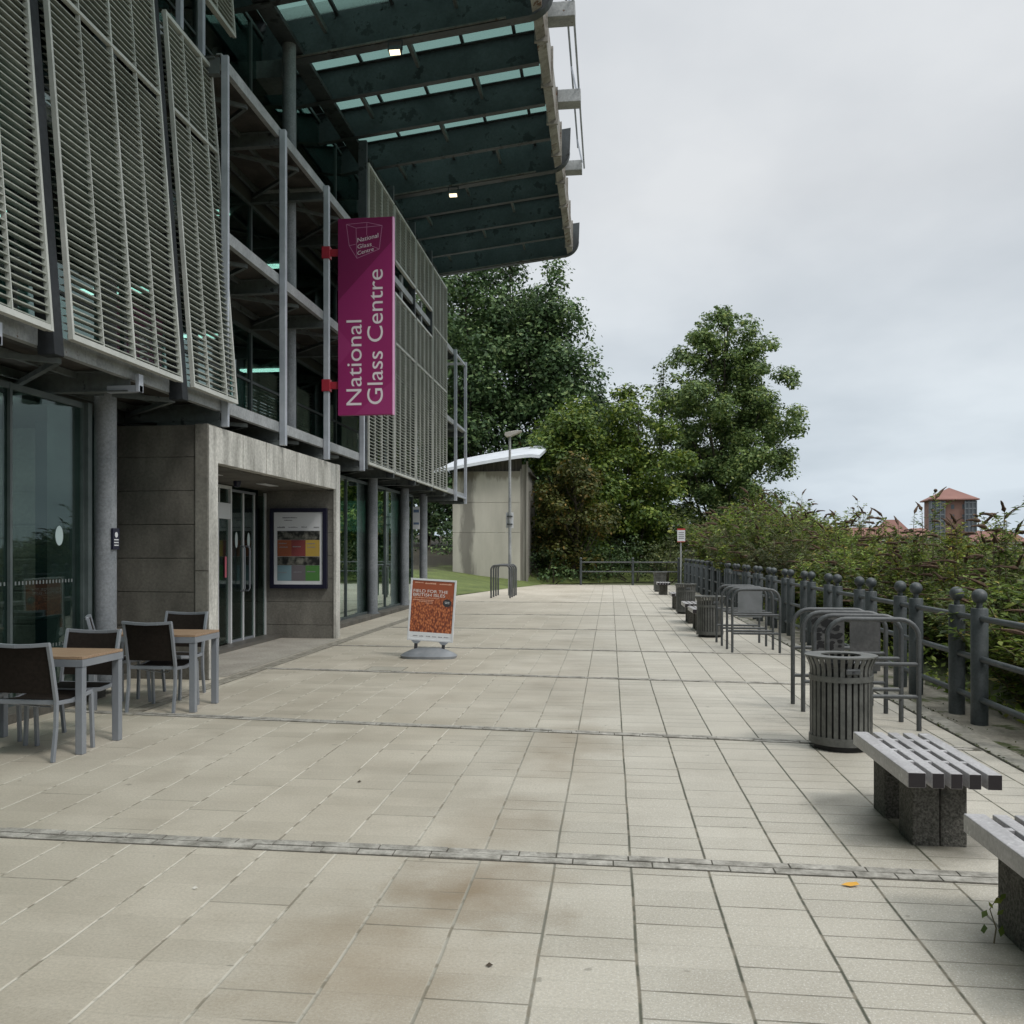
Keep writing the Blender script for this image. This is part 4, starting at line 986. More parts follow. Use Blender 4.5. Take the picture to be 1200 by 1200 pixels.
a=MB(); a.box(-.10,.12,-.004,.004,.57,.935); lpart('plate',a,platem,h3,smooth=False)
G2='farther rack of bike stands, in front of the second bin'
LB2=['nearest bike stand hoop of the farther rack','second hoop of the farther bike rack, with a square grey plate','third hoop of the farther bike rack','last hoop of the farther bike rack, next to the second bin']
for i,y in enumerate((14.62,15.1,15.62,16.2)):
    d_=dup(s0,(2.19-.02*i,y,0),0,LB2[i],G2,scale=(.92,1,1))
    if i==1:
        a=MB(); a.box(-.20,.20,-.005,.005,.50,.93); lpart('plate',a,dirty('grey_plate',(.13,.14,.145),(.19,.20,.21),4,.5),d_,smooth=False)
G3='narrow bike stands by the lamp post'
c0=stand(.62,1.06,.030,(),.14,grp=G3,lab='nearest of the narrow dark bike stands at the foot of the lamp post'); c0.location=(-3.53,30.3,0)
for i,(x,y,lb) in enumerate(((-3.53,30.95,'second of the narrow dark bike stands by the lamp post'),(-3.53,31.6,'third of the narrow dark bike stands by the lamp post'),(-3.53,32.25,'farthest of the narrow dark bike stands by the lamp post'))): dup(c0,(x,y,0),0,lb)

# ------------------------------------------------------------------ ball-topped fence
FX=3.26
F=thing('river_fence','long dark steel fence of ball-topped post pairs and three rails along the river side','fence',(FX,8,0))
ys=[]; y=7.1
while y<42: ys+= [y,y+.55]; y+=1.75
ys=[-1.6,-1.05,.1,.65,1.85,2.4,3.6,4.15,5.35,5.9]+ys
def fx(y): return FX-.002*max(0,y-12)
for y in ys:
    a=MB(); x=fx(y); a.lathe([(.072,-.02),(.072,1.025),(.066,1.035),(.026,1.037),(.026,1.10)],20,(x,y,0))
    po=part('post',a,M['fence'],F)
    a=MB(); pr=[(max(.001,.066*math.sin(q/12*math.pi)),1.142-.066*math.cos(q/12*math.pi)) for q in range(13)]; a.lathe(pr,20,(x,y,0)); part('ball_finial',a,M['fence'],po)
for z in (.945,.585,.225):
    a=MB(); a.tube([(fx(q),q,z) for q in (-2,5,12,20,30,42.1)],.027,12); part('rail',a,M['fence'],F)
E=thing('end_railing','low dark two-rail steel railing closing the far end of the paving','railing',(1,42.2,0))
for x in (-1.3,1.0,3.0):
    a=MB(); a.tube([(x,42.2,-.02),(x,42.2,1.12)],.055,12); po=part('post',a,M['fence'],E)
    a=MB(); a.lathe([(max(.001,.062*math.sin(q/10*math.pi)),1.18-.062*math.cos(q/10*math.pi)) for q in range(11)],14,(x,42.2,0)); part('finial',a,M['fence'],po)
for z in (1.02,.60):
    a=MB(); a.tube([(-1.3,42.2,z),(3.15,42.2,z)],.03,10); part('rail',a,M['stand'],E)

# ------------------------------------------------------------------ signpost, lamp post
t=thing('signpost','small white sign with red edges on a thin pole at the far fence end','sign',(2.93,39.9,0))
a=MB(); a.tube([(2.93,39.9,0),(2.93,39.9,2.42)],.035,10); part('pole',a,M['steel_grey'],t)
a=MB(); a.box(2.78,3.10,39.845,39.86,1.93,2.40); part('sign_board',a,M['white'],t,smooth=False)
a=MB(); a.box(2.775,3.105,39.842,39.862,2.401,2.46);a.box(2.775,3.105,39.842,39.862,1.90,1.929); part('red_band',a,plain('sign_red',(.45,.04,.03),.5),t,smooth=False)
a=MB(); 
for z in (2.28,2.2,2.12,2.04): a.box(2.83,3.05,39.840,39.844,z,z+.03)
part('printing',a,M['ink_grey'],t,smooth=False)
t=thing('lamp_post','slim grey lamp post with a flat angled lamp head in front of the concrete hut','lamp post',(-3.42,32.1,0))
a=MB(); a.tube([(-3.42,32.1,0),(-3.42,32.1,1.2),(-3.42,32.1,5.5)],[.065,.055,.042],14); part('pole',a,M['steel_grey'],t)
a=MB(); a.prism([(-3.60,5.50),(-3.52,5.44),(-3.36,5.47),(-3.02,5.61),(-3.0,5.655),(-3.22,5.66),(-3.58,5.60)],'y',31.98,32.22); part('lamp_head',a,dirty('lamp_head',(.42,.40,.36),(.55,.53,.5),4,.5),t,bevel=.015)
a=MB(); a.box(-3.56,-3.30,32.16,32.175,2.32,2.86); sb=part('sign_board',a,M['white'],t,smooth=False)
a=MB()
for z in (2.45,2.72): a.box(-3.52,-3.33,32.03,32.16,z-.02,z+.02)
part('clamp',a,M['steel_dark'],sb,smooth=False)

# ------------------------------------------------------------------ concrete hut with curved roof
Hh=thing('concrete_hut','tall pale concrete hut with a curved white overhanging roof at the far left','hut',(-5.3,43,0))
a=MB(); a.box(-7.15,-4.05,42.4,42.7,-.2,2.35); a.box(-7.15,-4.05,42.4,42.7,2.36,3.72); a.box(-7.15,-4.05,42.4,42.7,3.73,5.15)
a.box(-7.15,-6.9,42.7,47.5,-.2,5.1)
part('front_wall',a,M['hut_concrete'],Hh,smooth=False,bevel=.01)
a=MB(); a.box(-4.045,-3.99,42.45,42.7,-.2,5.25); a.box(-3.985,-3.78,42.5,47.5,-.2,5.45); a.box(-3.775,-3.70,42.42,42.6,-.2,5.6); part('side_wall',a,dirty('hut_side',(.16,.15,.13),(.28,.27,.24),2,.8,sc=(4,4,.2)),Hh,smooth=False)
a=MB(); a.prism([(-7.1,5.16),(-4.0,5.16),(-4.0,5.95),(-7.1,5.40)],'y',42.6,42.75); 
part('gable_boarding',a,M['timber'],Hh,smooth=False)
a=MB(); top=[]; 
for k in range(15):
    x=-7.9+4.78*k/14; q=k/14; z=5.36+.74*math.sin(q*1.0)/math.sin(1.0)-.10*(max(0,q-.85)/.15)**2
    top.append((x,z))
poly=top+[(x,z-.14) for x,z in reversed(top)]
a.prism(poly,'y',41.7,48.2); a.v=[(v_[0],v_[1],v_[2]+.17*(v_[1]-42.3)-.10) for v_ in a.v]; part('roof',a,M['hut_roof'],Hh)
a=MB(); a.box(-7.3,-3.6,42.9,47.4,5.1,5.14); part('roof_beam',a,M['timber'],Hh,smooth=False)

# ------------------------------------------------------------------ distant buildings
brick=dirty('distant_brick',(.185,.105,.085),(.235,.14,.115),.3,.9); tile=dirty('red_roof_tile',(.19,.095,.08),(.235,.12,.10),.2,.85)
dgl=plain('distant_glass',(.075,.09,.105),.6)
def at(u,v,t_):
    a_=(u-572)/1100; c_,s_=math.cos(TH),math.sin(TH); return Vector((t_*(a_*c_-s_),t_*(a_*s_+c_),1.55+t_*(645-v)/1100))
# tower
D=260; c0_=at(1112,640,D); s_=D/1100

t=thing('brick_tower','distant brick tower block with a hipped red roof and dark glazed corners','tower block')
zt=1.55+D*59/1100; za=1.55+D*73.5/1100; hw=22.5*s_
a=MB(); a.box(-hw,hw,-hw,hw,-2,zt); part('wall',a,brick,t,smooth=False)
a=MB(); e=hw+1.0
a.raw([(-e,-e,zt),(e,-e,zt),(e,e,zt),(-e,e,zt),(0,0,za),(-e,-e,zt-.3),(e,-e,zt-.3),(e,e,zt-.3),(-e,e,zt-.3)],[(0,1,4),(1,2,4),(2,3,4),(3,0,4),(5,6,1,0),(6,7,2,1),(7,8,3,2),(8,5,0,3),(8,7,6,5)])
part('roof',a,tile,t,smooth=False)
for xa,xb in ((-hw-.3,-hw*.42),(hw*.52,hw+.3)):
    a=MB(); a.box(xa,xb,-hw-.5,-hw+3,-1,zt-.5); gb=part('glazed_bay',a,dgl,t,smooth=False)
    a=MB()
    for z in np.arange(1.5,zt-1,1.6): a.box(xa-.05,xb+.05,-hw-.58,-hw-.501,z,z+.35)
    for x in np.linspace(xa,xb,4): a.box(x-.1,x+.1,-hw-.66,-hw-.581,-1,zt-.5)
    part('bay_bars',a,plain('bay_bars',(.16,.18,.20),.6),gb,smooth=False)
for z in np.arange(2,zt-2,2.7):
    for x in (-.6,2.2):
        a=MB(); a.box(x,x+.8,-hw-.06,-hw-.01,z,z+1.2); part('window',a,dgl,t,smooth=False)
t.location=(c0_.x,c0_.y,0); t.rotation_euler=(0,0,TH*0-.12)
def house(u,v,Dd,wd,dp,ez,rz_,lab,hip=True,wallm=brick,win=0,name='distant_house'):
    p_=at(u,645,Dd); t=thing(name,lab,'house'); hw,hd=wd/2,dp/2; zr=1.55+Dd*(645-v)/1100
    a=MB(); a.box(-hw,hw,-hd,hd,-2,ez); part('wall',a,wallm,t,smooth=False)
    a=MB(); e=.5; r_=hw-hd*.8 if hip else hw+e
    a.raw([(-hw-e,-hd-e,ez),(hw+e,-hd-e,ez),(hw+e,hd+e,ez),(-hw-e,hd+e,ez),(-r_,0,zr),(r_,0,zr)],[(0,1,5,4),(1,2,5),(2,3,4,5),(3,0,4),(3,2,1,0)])
    part('roof',a,tile,t,smooth=False)
    for i in range(win):
        x=-hw+wd*(i+.5)/win; a=MB(); a.box(x-.5,x+.5,-hd-.06,-hd-.01,ez-2.2,ez-.7); part('window',a,dgl,t,smooth=False)
    t.location=(p_.x,p_.y,0); t.rotation_euler=(0,0,rz_)
whitew=plain('distant_white_wall',(.55,.55,.53),.7)
house(1045,609,210,9,8,4.6,-.3,'distant white-walled house with a steep hipped red roof, left of the brick tower',wallm=whitew,win=3)
house(1010,618,230,18,8,5.0,-.1,'distant long red-roofed house seen above the bushes, left of the white-walled house',hip=False,win=4)
house(975,617,250,10,8,5.2,-.3,'distant small red-roofed house at the left end of the far row',win=2)
house(1075,619,215,9,8,4.5,-.2,'distant low red-roofed house between the white-walled house and the tower',wallm=whitew,win=3)
house(1165,622,240,14,8,3.8,-.3,'distant low house right of the brick tower, mostly hidden by bushes',wallm=whitew,win=4)

# ------------------------------------------------------------------ trees
def leafquads(C,Nn,L,Wr,rng,droop=None):
    n=len(C)
    r=rng.normal(size=(n,3)); 
    if droop is not None: r=r*.5+np.array([0,0,-droop])
    d=r-(r*Nn).sum(1,keepdims=True)*Nn; d/=np.linalg.norm(d,axis=1,keepdims=True)+1e-9
    b=np.cross(Nn,d); L=L.reshape(-1,1)
    V=np.empty((n,4,3)); V[:,0]=C-d*L*.5; V[:,1]=C+b*L*Wr*.5-d*L*.05; V[:,2]=C+d*L*.5; V[:,3]=C-b*L*Wr*.5-d*L*.05
    return V.reshape(-1,3)
def crown_pts(rng,clumps,per,leaf,spread=.5):
    Cs=[];Ns=[];Ls=[]
    for c,r in clumps:
        n=max(8,int(per*(r**2)))
        u=rng.normal(size=(n,3)); u/=np.linalg.norm(u,axis=1,keepdims=True)
        rad=r*(rng.random(n)**.38)*(1+.25*rng.normal(size=n)*.5)
        P=np.array(c)+u*rad[:,None]*np.array([1.15,1.15,.75])
        nn=u*.7+np.array([0,0,.75])+rng.normal(size=(n,3))*.45; nn/=np.linalg.norm(nn,axis=1,keepdims=True)
        Cs.append(P);Ns.append(nn);Ls.append(leaf*(.45+.95*rng.random(n)**1.5))
    return np.concatenate(Cs),np.concatenate(Ns),np.concatenate(Ls)
def tree(name,label,x,y,h,prof,mt,seed,nclump=90,per=120,leaf=.3,zlow=.12,cr=(.9,1.6),trunk_r=.25,group=None,base=0,lean=(0,0),wr=.62,shell=.45):
    """prof(q) crown radius in metres at relative height q"""
    rng=np.random.default_rng(seed); t=thing(name,label,'tree',group=group)
    clumps=[]; tries=0
    while len(clumps)<nclump and tries<nclump*30:
        tries+=1
        q=zlow+(1-zlow)*rng.random(); R_=prof(q)
        if R_<=.05 or rng.random()>(R_/max(prof(k) for k in (.3,.45,.6,.75)))+.12: continue
        a=rng.random()*2*math.pi; rr=R_*(shell+(1-shell)*rng.random()) if rng.random()<.75 else R_*rng.random()*.7
        rc=rng.uniform(*cr)*(.6 if q>.88 else 1)
        clumps.append(((lean[0]*q+max(0,rr-rc*.5)*math.cos(a),lean[1]*q+max(0,rr-rc*.5)*math.sin(a),q*h-rc*.4),rc))
    C,Nn,L=crown_pts(rng,clumps,per,leaf)
    # stray outer twigs
    quads('crown',leafquads(C,Nn,L,wr,rng),mt,t)
    a=MB(); k=7; P=[(lean[0]*q+.15*math.sin(q*5+seed),lean[1]*q+.15*math.cos(q*4+seed),q*h*.92) for q in np.linspace(0,1,k)]
    P[0]=(0,0,-.3); a.tube(P,[trunk_r*(1-.9*i/(k-1)) for i in range(k)],8)
    part('trunk',a,M['bark'],t)
    a=MB()
    idx=rng.permutation(len(clumps))[:34]
    for i in idx:
        c,rc=clumps[i]; q0=max(.08,c[2]/h-.22-.1*rng.random()); s0_=Vector((lean[0]*q0+.15*math.sin(q0*5/.92+seed),lean[1]*q0+.15*math.cos(q0*4/.92+seed),q0*h)); e_=Vector(c)
        m_=(s0_+e_)/2+Vector((0,0,-.25+rng.normal()*.15)); r0=trunk_r*.38*(1-q0*.6)
        a.tube([s0_,m_,e_],[r0,r0*.6,r0*.2],5)
    part('limb',a,M['bark'],t)
    t.location=(x,y,base); return t
L_dark=leafmat('dark_green_leaf',[(0,(0.0351,0.0688,0.0308)),(.5,(0.0816,0.1455,0.0618)),(.85,(0.1459,0.2247,0.0994)),(1,(0.2479,0.3174,0.1543))],.2)
L_pop=leafmat('poplar_leaf',[(0,(0.0539,0.095,0.0341)),(.5,(0.1132,0.1853,0.0643)),(.85,(0.2018,0.2851,0.0946)),(1,(0.3498,0.4039,0.1512))],.28)
L_syc=leafmat('sycamore_leaf',[(0,(0.0407,0.0784,0.016)),(.5,(0.0892,0.1478,0.0255)),(.85,(0.1655,0.2284,0.0415)),(1,(0.2799,0.3046,0.0638))],.25)
L_yel=leafmat('yellowing_leaf',[(0,(0.0555,0.0704,0.0185)),(.5,(0.1111,0.1388,0.0333)),(.85,(0.1851,0.1851,0.0519)),(1,(0.3148,0.2037,0.0555))],.25)
L_wil=leafmat('pale_shrub_leaf',[(0,(0.0562,0.075,0.0312)),(.5,(0.1125,0.1438,0.0562)),(.85,(0.175,0.2063,0.0875)),(1,(0.25,0.25,0.1125))],.3)
L_bud=leafmat('buddleia_leaf',[(0,(0.0468,0.0743,0.0218)),(.4,(0.1169,0.1782,0.0387)),(.75,(0.22,0.3044,0.0665)),(.93,(0.3438,0.4158,0.1089)),(1,(0.4125,0.297,0.0908))],.35)
L_bud2=leafmat('russet_shrub_leaf',[(0,(0.0606,0.0783,0.0257)),(.45,(0.1299,0.1958,0.04)),(.75,(0.2079,0.2815,0.0572)),(1,(0.2946,0.2202,0.0572))],.3)
def pxy(u,d): q=at(u,645,d); return q.x,q.y
def P_round(R_): return lambda q: R_*math.sqrt(max(0,1-((q-.52)/.5)**2))
def P_tall(R_): return lambda q: R_*min(1,(q-.02)/.25 if q>.02 else 0)*(1 if q<.72 else max(.0,1-(q-.72)/.30))**.7
def P_pop(R_):
    def f(q):
        if q<.10: return 0
        if q<.30: return R_*(.45+.35*(q-.10)/.2)
        if q<.62: return R_*(.80+.20*(q-.30)/.32)
        return R_*max(0,1-((q-.62)/.40)**1.7)
    return f
x,y=pxy(842,62); tree('poplar_tree','tall open-crowned poplar standing alone against the sky, right of the other trees',x,y,18.1,P_pop(5.8),L_pop,29,nclump=420,per=520,leaf=.23,cr=(.4,.95),trunk_r=.34,lean=(.5,0),shell=.35)
x,y=pxy(775,64); tree('poplar_tree','slim spire-like poplar touching the left side of the lone tall poplar',x,y,15.8,P_tall(1.15),L_pop,22,nclump=30,per=150,leaf=.26,cr=(.5,.9),trunk_r=.15)
for i,(u,d,h,rr,lb) in enumerate(((545,58,22,4.2,'dark tall tree behind the end of the building, leftmost of the row'),(600,60,22,4.2,'dark tall tree rising behind the concrete hut'),(648,57,19.6,3.0,'dark tall tree whose ragged right edge meets the open sky'),(700,66,13.0,2.4,'dark slimmer tree behind the round sycamores'))):
    x,y=pxy(u,d); tree('dark_tree',lb,x,y,h,P_tall(rr),L_dark,30+i,nclump=130,per=190,leaf=.27,cr=(.9,1.6),group='dark tall trees behind the hut',base=.7 if i<2 else .1,zlow=.08)
x,y=pxy(500,62); tree('dark_tree','dark tall tree seen only under the canopy behind the building end',x,y,20,P_tall(4.2),L_dark,39,nclump=90,per=110,leaf=.34,cr=(1,1.7),group='dark tall trees behind the hut',base=1)
x,y=pxy(745,50); tree('sycamore_tree','broad green sycamore with a rounded crown at the end of the promenade',x,y,10.4,P_round(3.45),L_syc,41,nclump=120,per=480,leaf=.22,cr=(.5,1.05),trunk_r=.22,zlow=.10)
x,y=pxy(668,48); tree('sycamore_tree','green sycamore crowded between the dark trees and the broad sycamore',x,y,9.9,P_round(3.0),L_syc,42,nclump=90,per=440,leaf=.22,cr=(.55,1.1),trunk_r=.22,zlow=.10)
x,y=pxy(672,45); tree('sycamore_tree','small yellowing sycamore to the right of the concrete hut',x,y,6.3,P_round(2.15),L_yel,43,nclump=60,per=420,leaf=.20,cr=(.45,.8),trunk_r=.14,zlow=.15)
x,y=pxy(607,52); tree('small_tree','thin young tree with rust-red leaves above the hut roof',x,y,7.6,P_round(.75),leafmat('rust_leaf',[(0,(.05,.02,.01)),(.6,(.12,.05,.03)),(1,(.18,.08,.05))],.3),44,nclump=12,per=130,leaf=.2,cr=(.25,.5),trunk_r=.06,zlow=.6)

# dense shrubs at the far end
def shrub(label,u,d,h,R_,mt,seed,per=230,leaf=.13,n=26,name='shrub',group=None,squash=1,base=0):
    rng=np.random.default_rng(seed); t=thing(name,label,'shrub',group=group); cl=[]
    for i in range(n):
        a=rng.random()*6.283; r=R_*math.sqrt(rng.random()); z=h*(.12+.80*rng.random()*math.sqrt(max(.05,1-(r/R_)**2*.8))); cl.append(((r*math.cos(a),r*math.sin(a)*squash,z),rng.uniform(.16,.30)*max(h*.8,R_*.7)))
    C,Nn,L=crown_pts(rng,cl,per,leaf); C[:,2]=np.maximum(C[:,2],.03)
    quads('foliage',leafquads(C,Nn,L,.6,rng),mt,t)
    a=MB()
    for i in range(6):
        c,_=cl[i]; a.tube([(c[0]*.15,c[1]*.15,-.1),(c[0]*.6,c[1]*.6,c[2]*.55),c],[.035,.025,.008],5)
    part('stem',a,M['bark'],t)
    x,y=pxy(u,d); t.location=(x,y,base); return t
sh=[('dark rounded shrub against the right side of the concrete hut',636,44.5,1.9,1.1,L_dark),('dark shrub behind the left end of the far railing',672,45.5,2.1,1.5,L_dark),('dark shrub behind the middle of the far railing',708,46,2.4,1.6,L_dark),
    ('dark shrub behind the right half of the far railing',745,46,2.4,1.6,L_dark),('pale yellow-green shrub behind the far railing next to the signpost',782,45,2.3,1.0,L_wil),('tall dark shrub mass below the sycamores, left side',660,50,3.6,2.2,L_dark),
    ('tall dark shrub mass below the sycamores, right side',730,52,3.8,2.4,L_dark),('pale grey-green willow shrub rising behind the signpost',806,49,4.2,2.0,L_wil),('pale green shrub between the signpost and the poplar',848,47,4.3,2.0,L_wil),
    ('mixed green shrub below the lone tall poplar',882,45,4.9,2.0,L_pop),('feathery green shrub at the foot of the lone tall poplar',905,41,4.0,1.6,L_wil),('dark undergrowth bush on the bank left of the hut',500,56,3.5,3.0,L_dark),('dark undergrowth bush on the bank behind the hut',560,54,3.5,2.6,L_dark),
    ('low dark hedge clump just inside the end of the lawn',648,43.6,1.1,.9,L_dark),('dark undergrowth bush right behind the hut roof',610,54,4.0,2.6,L_dark),('dark bush filling the gap between the hut and the sycamores',630,49,4.5,1.7,L_dark)]
for i,(lb,u,d,h,R_,mt) in enumerate(sh): shrub(lb,u,d,h,R_,mt,60+i,n=30 if h<3 else 40,leaf=.14 if d<48 else .18,per=200 if h<3 else 90,base=.8 if u<615 else 0)

# buddleia thicket beyond the fence
def buddleia(seed,h,R_,nst,mt,spikes=.6,leafL=.12,purple=0):
    rng=np.random.default_rng(seed); t=thing('buddleia_bush','','bush')
    st=MB(); C=[];D=[];L=[]; sp=MB(); pu=MB()
    def spike(p,d,l,mb):
        d=d/np.linalg.norm(d); k=7
        pts=[p+d*l*q+np.array([0,0,-.25*l*q*q]) for q in np.linspace(0,1,k)]
        mb.tube(pts,[.006]+[.024*(1-.75*q)*(1+.3*rng.normal()*.6) for q in np.linspace(0,1,k-1)],6)
    for i in range(nst):
        a=rng.random()*6.283; out=R_*math.sqrt(rng.random()); hh=h*(.55+.45*rng.random())*(1-.25*(out/R_)**2)
        b0_=np.array([.25*out*math.cos(a),.25*out*math.sin(a),0]); tip=np.array([out*math.cos(a),out*math.sin(a),hh])
        mid=b0_*.5+tip*.5+np.array([0,0,.12*hh])
        def bz(q): return (1-q)**2*b0_+2*q*(1-q)*mid+q*q*tip
        st.tube([bz(q) for q in (0,.35,.7,1)],[.014,.011,.008,.004],4,cap=False)
        tipdir=tip-mid
        nl=int(34)
        for q in np.linspace(.18,.99,nl):
            p=bz(q)
            for s_ in (0,1):
                ang=rng.random()*6.283; dd=np.array([math.cos(ang),math.sin(ang),.15+.35*rng.normal()]); dd/=np.linalg.norm(dd)
                ll=leafL*(.7+.6*rng.random())*(1.0-.35*q)
                C.append(p+dd*ll*.55); D.append(dd); L.append(ll)
        # side shoots
        for k in range(6):
            q=.35+.6*rng.random(); p=bz(q); ang=rng.random()*6.283; dd=np.array([math.cos(ang),math.sin(ang),.9]); dd/=np.linalg.norm(dd); ls=.18+.28*rng.random()
            st.tube([p,p+dd*ls],[.005,.003],3,cap=False)
            for w_ in np.linspace(.15,1,9):
                for s_ in (0,1):
                    an=rng.random()*6.283; d2=np.array([math.cos(an),math.sin(an),.3+.4*rng.normal()]); d2/=np.linalg.norm(d2); ll=leafL*(.55+.5*rng.random())
                    C.append(p+dd*ls*w_+d2*ll*.55); D.append(d2); L.append(ll)
            if rng.random()<spikes*.55: spike(p+dd*ls,dd*1.0+np.array([math.cos(ang)*.7,math.sin(ang)*.7,-.2]),.17+.16*rng.random(),pu if rng.random()<purple else sp)
        if rng.random()<spikes: spike(tip,tipdir/np.linalg.norm(tipdir)+np.array([math.cos(a)*.6,math.sin(a)*.6,-.1]),.20+.18*rng.random(),pu if rng.random()<purple else sp)
    C=np.array(C);D=np.array(D);L=np.array(L).reshape(-1,1); n=len(C)
    nn=np.array([0,0,1])+rng.normal(size=(n,3))*.45; b=np.cross(nn,D); b/=np.linalg.norm(b,axis=1,keepdims=True)
    up=np.cross(D,b)
    V=np.empty((n,4,3)); V[:,0]=C-D*L*.5; V[:,1]=C+b*L*.19+D*L*-.02; V[:,2]=C+D*L*.5+np.array([0,0,-1])*L*.22; V[:,3]=C-b*L*.19+D*L*-.02
    quads('foliage',V.reshape(-1,3),mt,t)
    n0_=len(st.f); st.raw(sp.v,sp.f); n1_=len(st.f); st.raw(pu.v,pu.f)
    so_=lpart('flowering_stem',st,M['stem'],t); me=so_.data; me.materials.append(M['dark_seed']); me.materials.append(M['purple'])
    me.polygons.foreach_set('material_index',[0]*n0_+[1]*(n1_-n0_)+[2]*(len(st.f)-n1_))
    return t
protos=[buddleia(101,2.15,1.05,42,L_bud,.42,.13,.03),buddleia(102,1.9,1.1,44,L_bud,.30,.12,.04),buddleia(103,2.35,1.0,40,L_bud2,.4,.13),buddleia(104,1.7,1.1,46,L_wil,.12,.10)]
rg=random.Random(42); used=set()
GL=[(9.5,'leafy buddleia bush at the right edge, beyond the nearest fence posts'),(14,'buddleia bush with brown seed heads behind the nearer bike stands'),(20,'buddleia bush beyond the fence between the two racks of bike stands'),
    (28,'buddleia bush beyond the fence, level with the farther bins'),(60,'bush at the distant end of the fence, toward the signpost')]
spots=[]
y=5.6
while y<42:
    for j,xo in enumerate((4.5,6.2,8.3)):
        if j==2 and y<9: continue
        spots.append((xo+rg.uniform(-.25,.45),y+rg.uniform(-.4,.4),j))
    y+=1.45 if y<20 else 1.9
y=10
while y<44: spots.append((10.8+rg.uniform(-.5,.5),y,3)); spots.append((14+rg.uniform(-.5,.5),y+1,3)); y+=3.0
for i,(x,y,j) in enumerate(spots):
    k=rg.choice((0,1,1,3,0)) if y<14 else rg.choice((0,1,2,2,3,0,2))
    if j==0 and y<16: k=rg.choice((1,3,0))
    dd_=-x*math.sin(TH)+y*math.cos(TH); uu=572+1100*(x*math.cos(TH)+y*math.sin(TH))/dd_
    vt=642 if uu>1250 else 636 if uu>1050 else 624 if uu>970 else 598 if uu>900 else 585 if uu>840 else 606
    s_=(1.55+dd_*(645-vt+rg.uniform(-20,16))/1100)/(2.15,1.9,2.35,1.7)[k]*(.9 if j==0 else 1)
    lb=[g_[1] for g_ in GL if y<g_[0]][0]
    gi=[n_ for n_,g_ in enumerate(GL) if y<g_[0]][0]
    if j>0: lb=lb.replace('bush',['','bush in the second row','bush in the third row','bush far back'][j],1)
    if k not in used: o=protos[k]; used.add(k); o.location=(x,y,-.05); o.rotation_euler=(0,0,rg.random()*6.28); o.scale=(max(1.1,s_),max(1.1,s_),s_); o['label']=lb; o['group']='buddleia thicket section '+'abcde'[gi]
    else: dup(protos[k],(x,y,-.05),rg.random()*6.28,lb,'thicket beyond the fence',scale=(max(1.1,s_),max(1.1,s_),s_))
for o in protos: o['group']='thicket beyond the fence'
for k in range(4):
    if k not in used: bpy.data.objects.remove(protos[k])
# tall whippy stems rising above the thicket
for i,(u,d,v) in enumerate(((1063,15,578),(1086,14,566),(1017,22,573),(1182,11,572),(955,27,575),(1158,12,606),(1128,13,618),(985,20,599),(930,26,560))):
    x,y=pxy(u,d); top=1.55+d*(645-v)/1100
    b_=buddleia(200+i,top*1.12,.45,8,L_bud if i%2 else L_bud2,.9,.10); b_.location=(x,y,0)
    b_['label']=['slender buddleia with upright brown spikes left of the distant tower','slender buddleia with one tall spike just left of the tower roof','slender sparse buddleia above the distant white-walled house','slender buddleia with drooping spikes at the right edge above the tower level','slender pale stems above the thicket below the poplar','slender buddleia with clustered brown heads just right of the distant tower','slender buddleia whose spikes cross the foot of the distant tower','slender buddleia above the long red-roofed house','tallest pale slender stems just right of the lone poplar'][i]

# undergrowth beyond the fence and weeds
rng=np.random.default_rng(5)
n=26000; C=np.empty((n,3)); C[:,1]=2+42*rng.random(n)**1.35; C[:,0]=3.62+7*rng.random(n)**1.6; C[:,2]=.02+.55*rng.random(n)*np.clip((C[:,0]-3.5)/.8,.15,1)
Nn=np.array([0,0,1])+rng.normal(size=(n,3))*.6; Nn/=np.linalg.norm(Nn,axis=1,keepdims=True)
tag(quads('undergrowth',leafquads(C,Nn,.09*(.6+.8*rng.random(n)),.45,rng),L_bud),'low leafy undergrowth and weeds at the foot of the thicket beyond the fence','undergrowth',kind='stuff')
n=1500; ux=rng.random(n); C=np.empty((n,3)); C[:,1]=3+30*rng.random(n)**1.3; C[:,0]=np.where(ux<.5,2.866,3.065)+rng.normal(size=n)*.012+np.where(ux>.93,.4*rng.random(n),0); C[:,2]=.012+.015*rng.random(n)
keep=np.sin(C[:,1]*2.1)+np.sin(C[:,1]*.83+1)>.1; C=C[keep]; n=len(C)
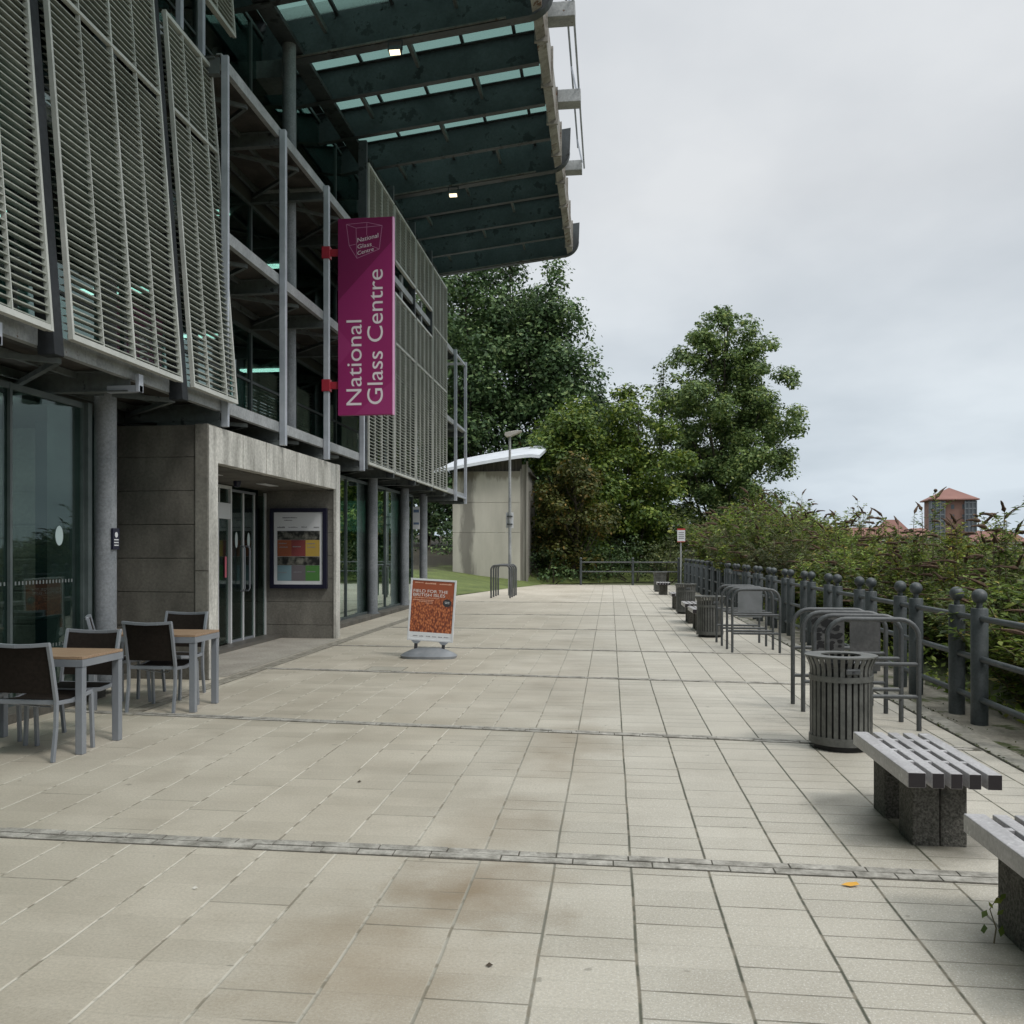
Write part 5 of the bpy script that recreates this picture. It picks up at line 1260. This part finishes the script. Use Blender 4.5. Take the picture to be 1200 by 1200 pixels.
Nn=np.array([0,0,1])+rng.normal(size=(n,3))*.5; Nn/=np.linalg.norm(Nn,axis=1,keepdims=True)
tag(quads('moss',leafquads(C,Nn,.025*(.5+rng.random(n)),.6,rng),leafmat('moss_leaf',[(0,(.03,.04,.012)),(1,(.10,.12,.035))],.2)),'green moss and tiny weeds growing in the joints beside the kerb','moss',kind='stuff')
# small weed by the nearest bench
t=thing('weed','small leafy weed growing from a joint beside the nearest bench leg','weed')
a=MB(); a.tube([(0,0,-.01),(.01,.0,.06),(-.01,.01,.13),(.02,0,.19)],[.003,.003,.002,.001],5); lpart('stem',a,M['stem'],t)
C=np.array([(.03,0,.05),(-.035,.0,.055),(-.03,.01,.11),(.03,.01,.12),(.02,0,.17),(.035,.0,.185),(-.01,0,.15)]); rng=np.random.default_rng(2); Nn=np.array([0,-.6,.6])+rng.normal(size=(7,3))*.3; Nn/=np.linalg.norm(Nn,axis=1,keepdims=True)
quads('leaves',leafquads(C,Nn,np.array([.05,.06,.05,.04,.05,.04,.03]),.5,rng),L_syc,t); t.location=(1.50,3.93,0)
# fallen leaf and litter
t=MB(); t.raw([(-.035,0,.006),(-.01,.018,.010),(.03,.012,.018),(.038,-.006,.012),(.0,-.016,.006)],[(0,4,3,2,1)])
o=solo('fallen_leaf',t,plain('yellow_leaf',(.70,.36,.03),.5),'yellow fallen leaf with a brown tip lying below the foreground drain channel','leaf',smooth=False); q=at(996,1039,1705/394); o.location=(q.x,q.y,.002); o.scale=(1.1,1.1,1)
for i,(u,v,lb) in enumerate(((421,917,'dark curled dead leaf lying in the middle of the foreground paving'),(573,1133,'small dark scrap of leaf near the bottom of the photograph'),(228,1042,'tiny pale scrap on the left foreground paving'))):
    t=MB(); t.raw([(-.014,0,.004),(0,.010,.012),(.016,.002,.006),(.002,-.009,.003)],[(0,3,2,1)]); o=solo('litter_scrap',t,plain('scrap',(.06,.045,.03) if i<2 else (.6,.58,.52),.8),lb,'litter',smooth=False); q=at(u,v,1705/(v-645)); o.location=(q.x,q.y,.001)
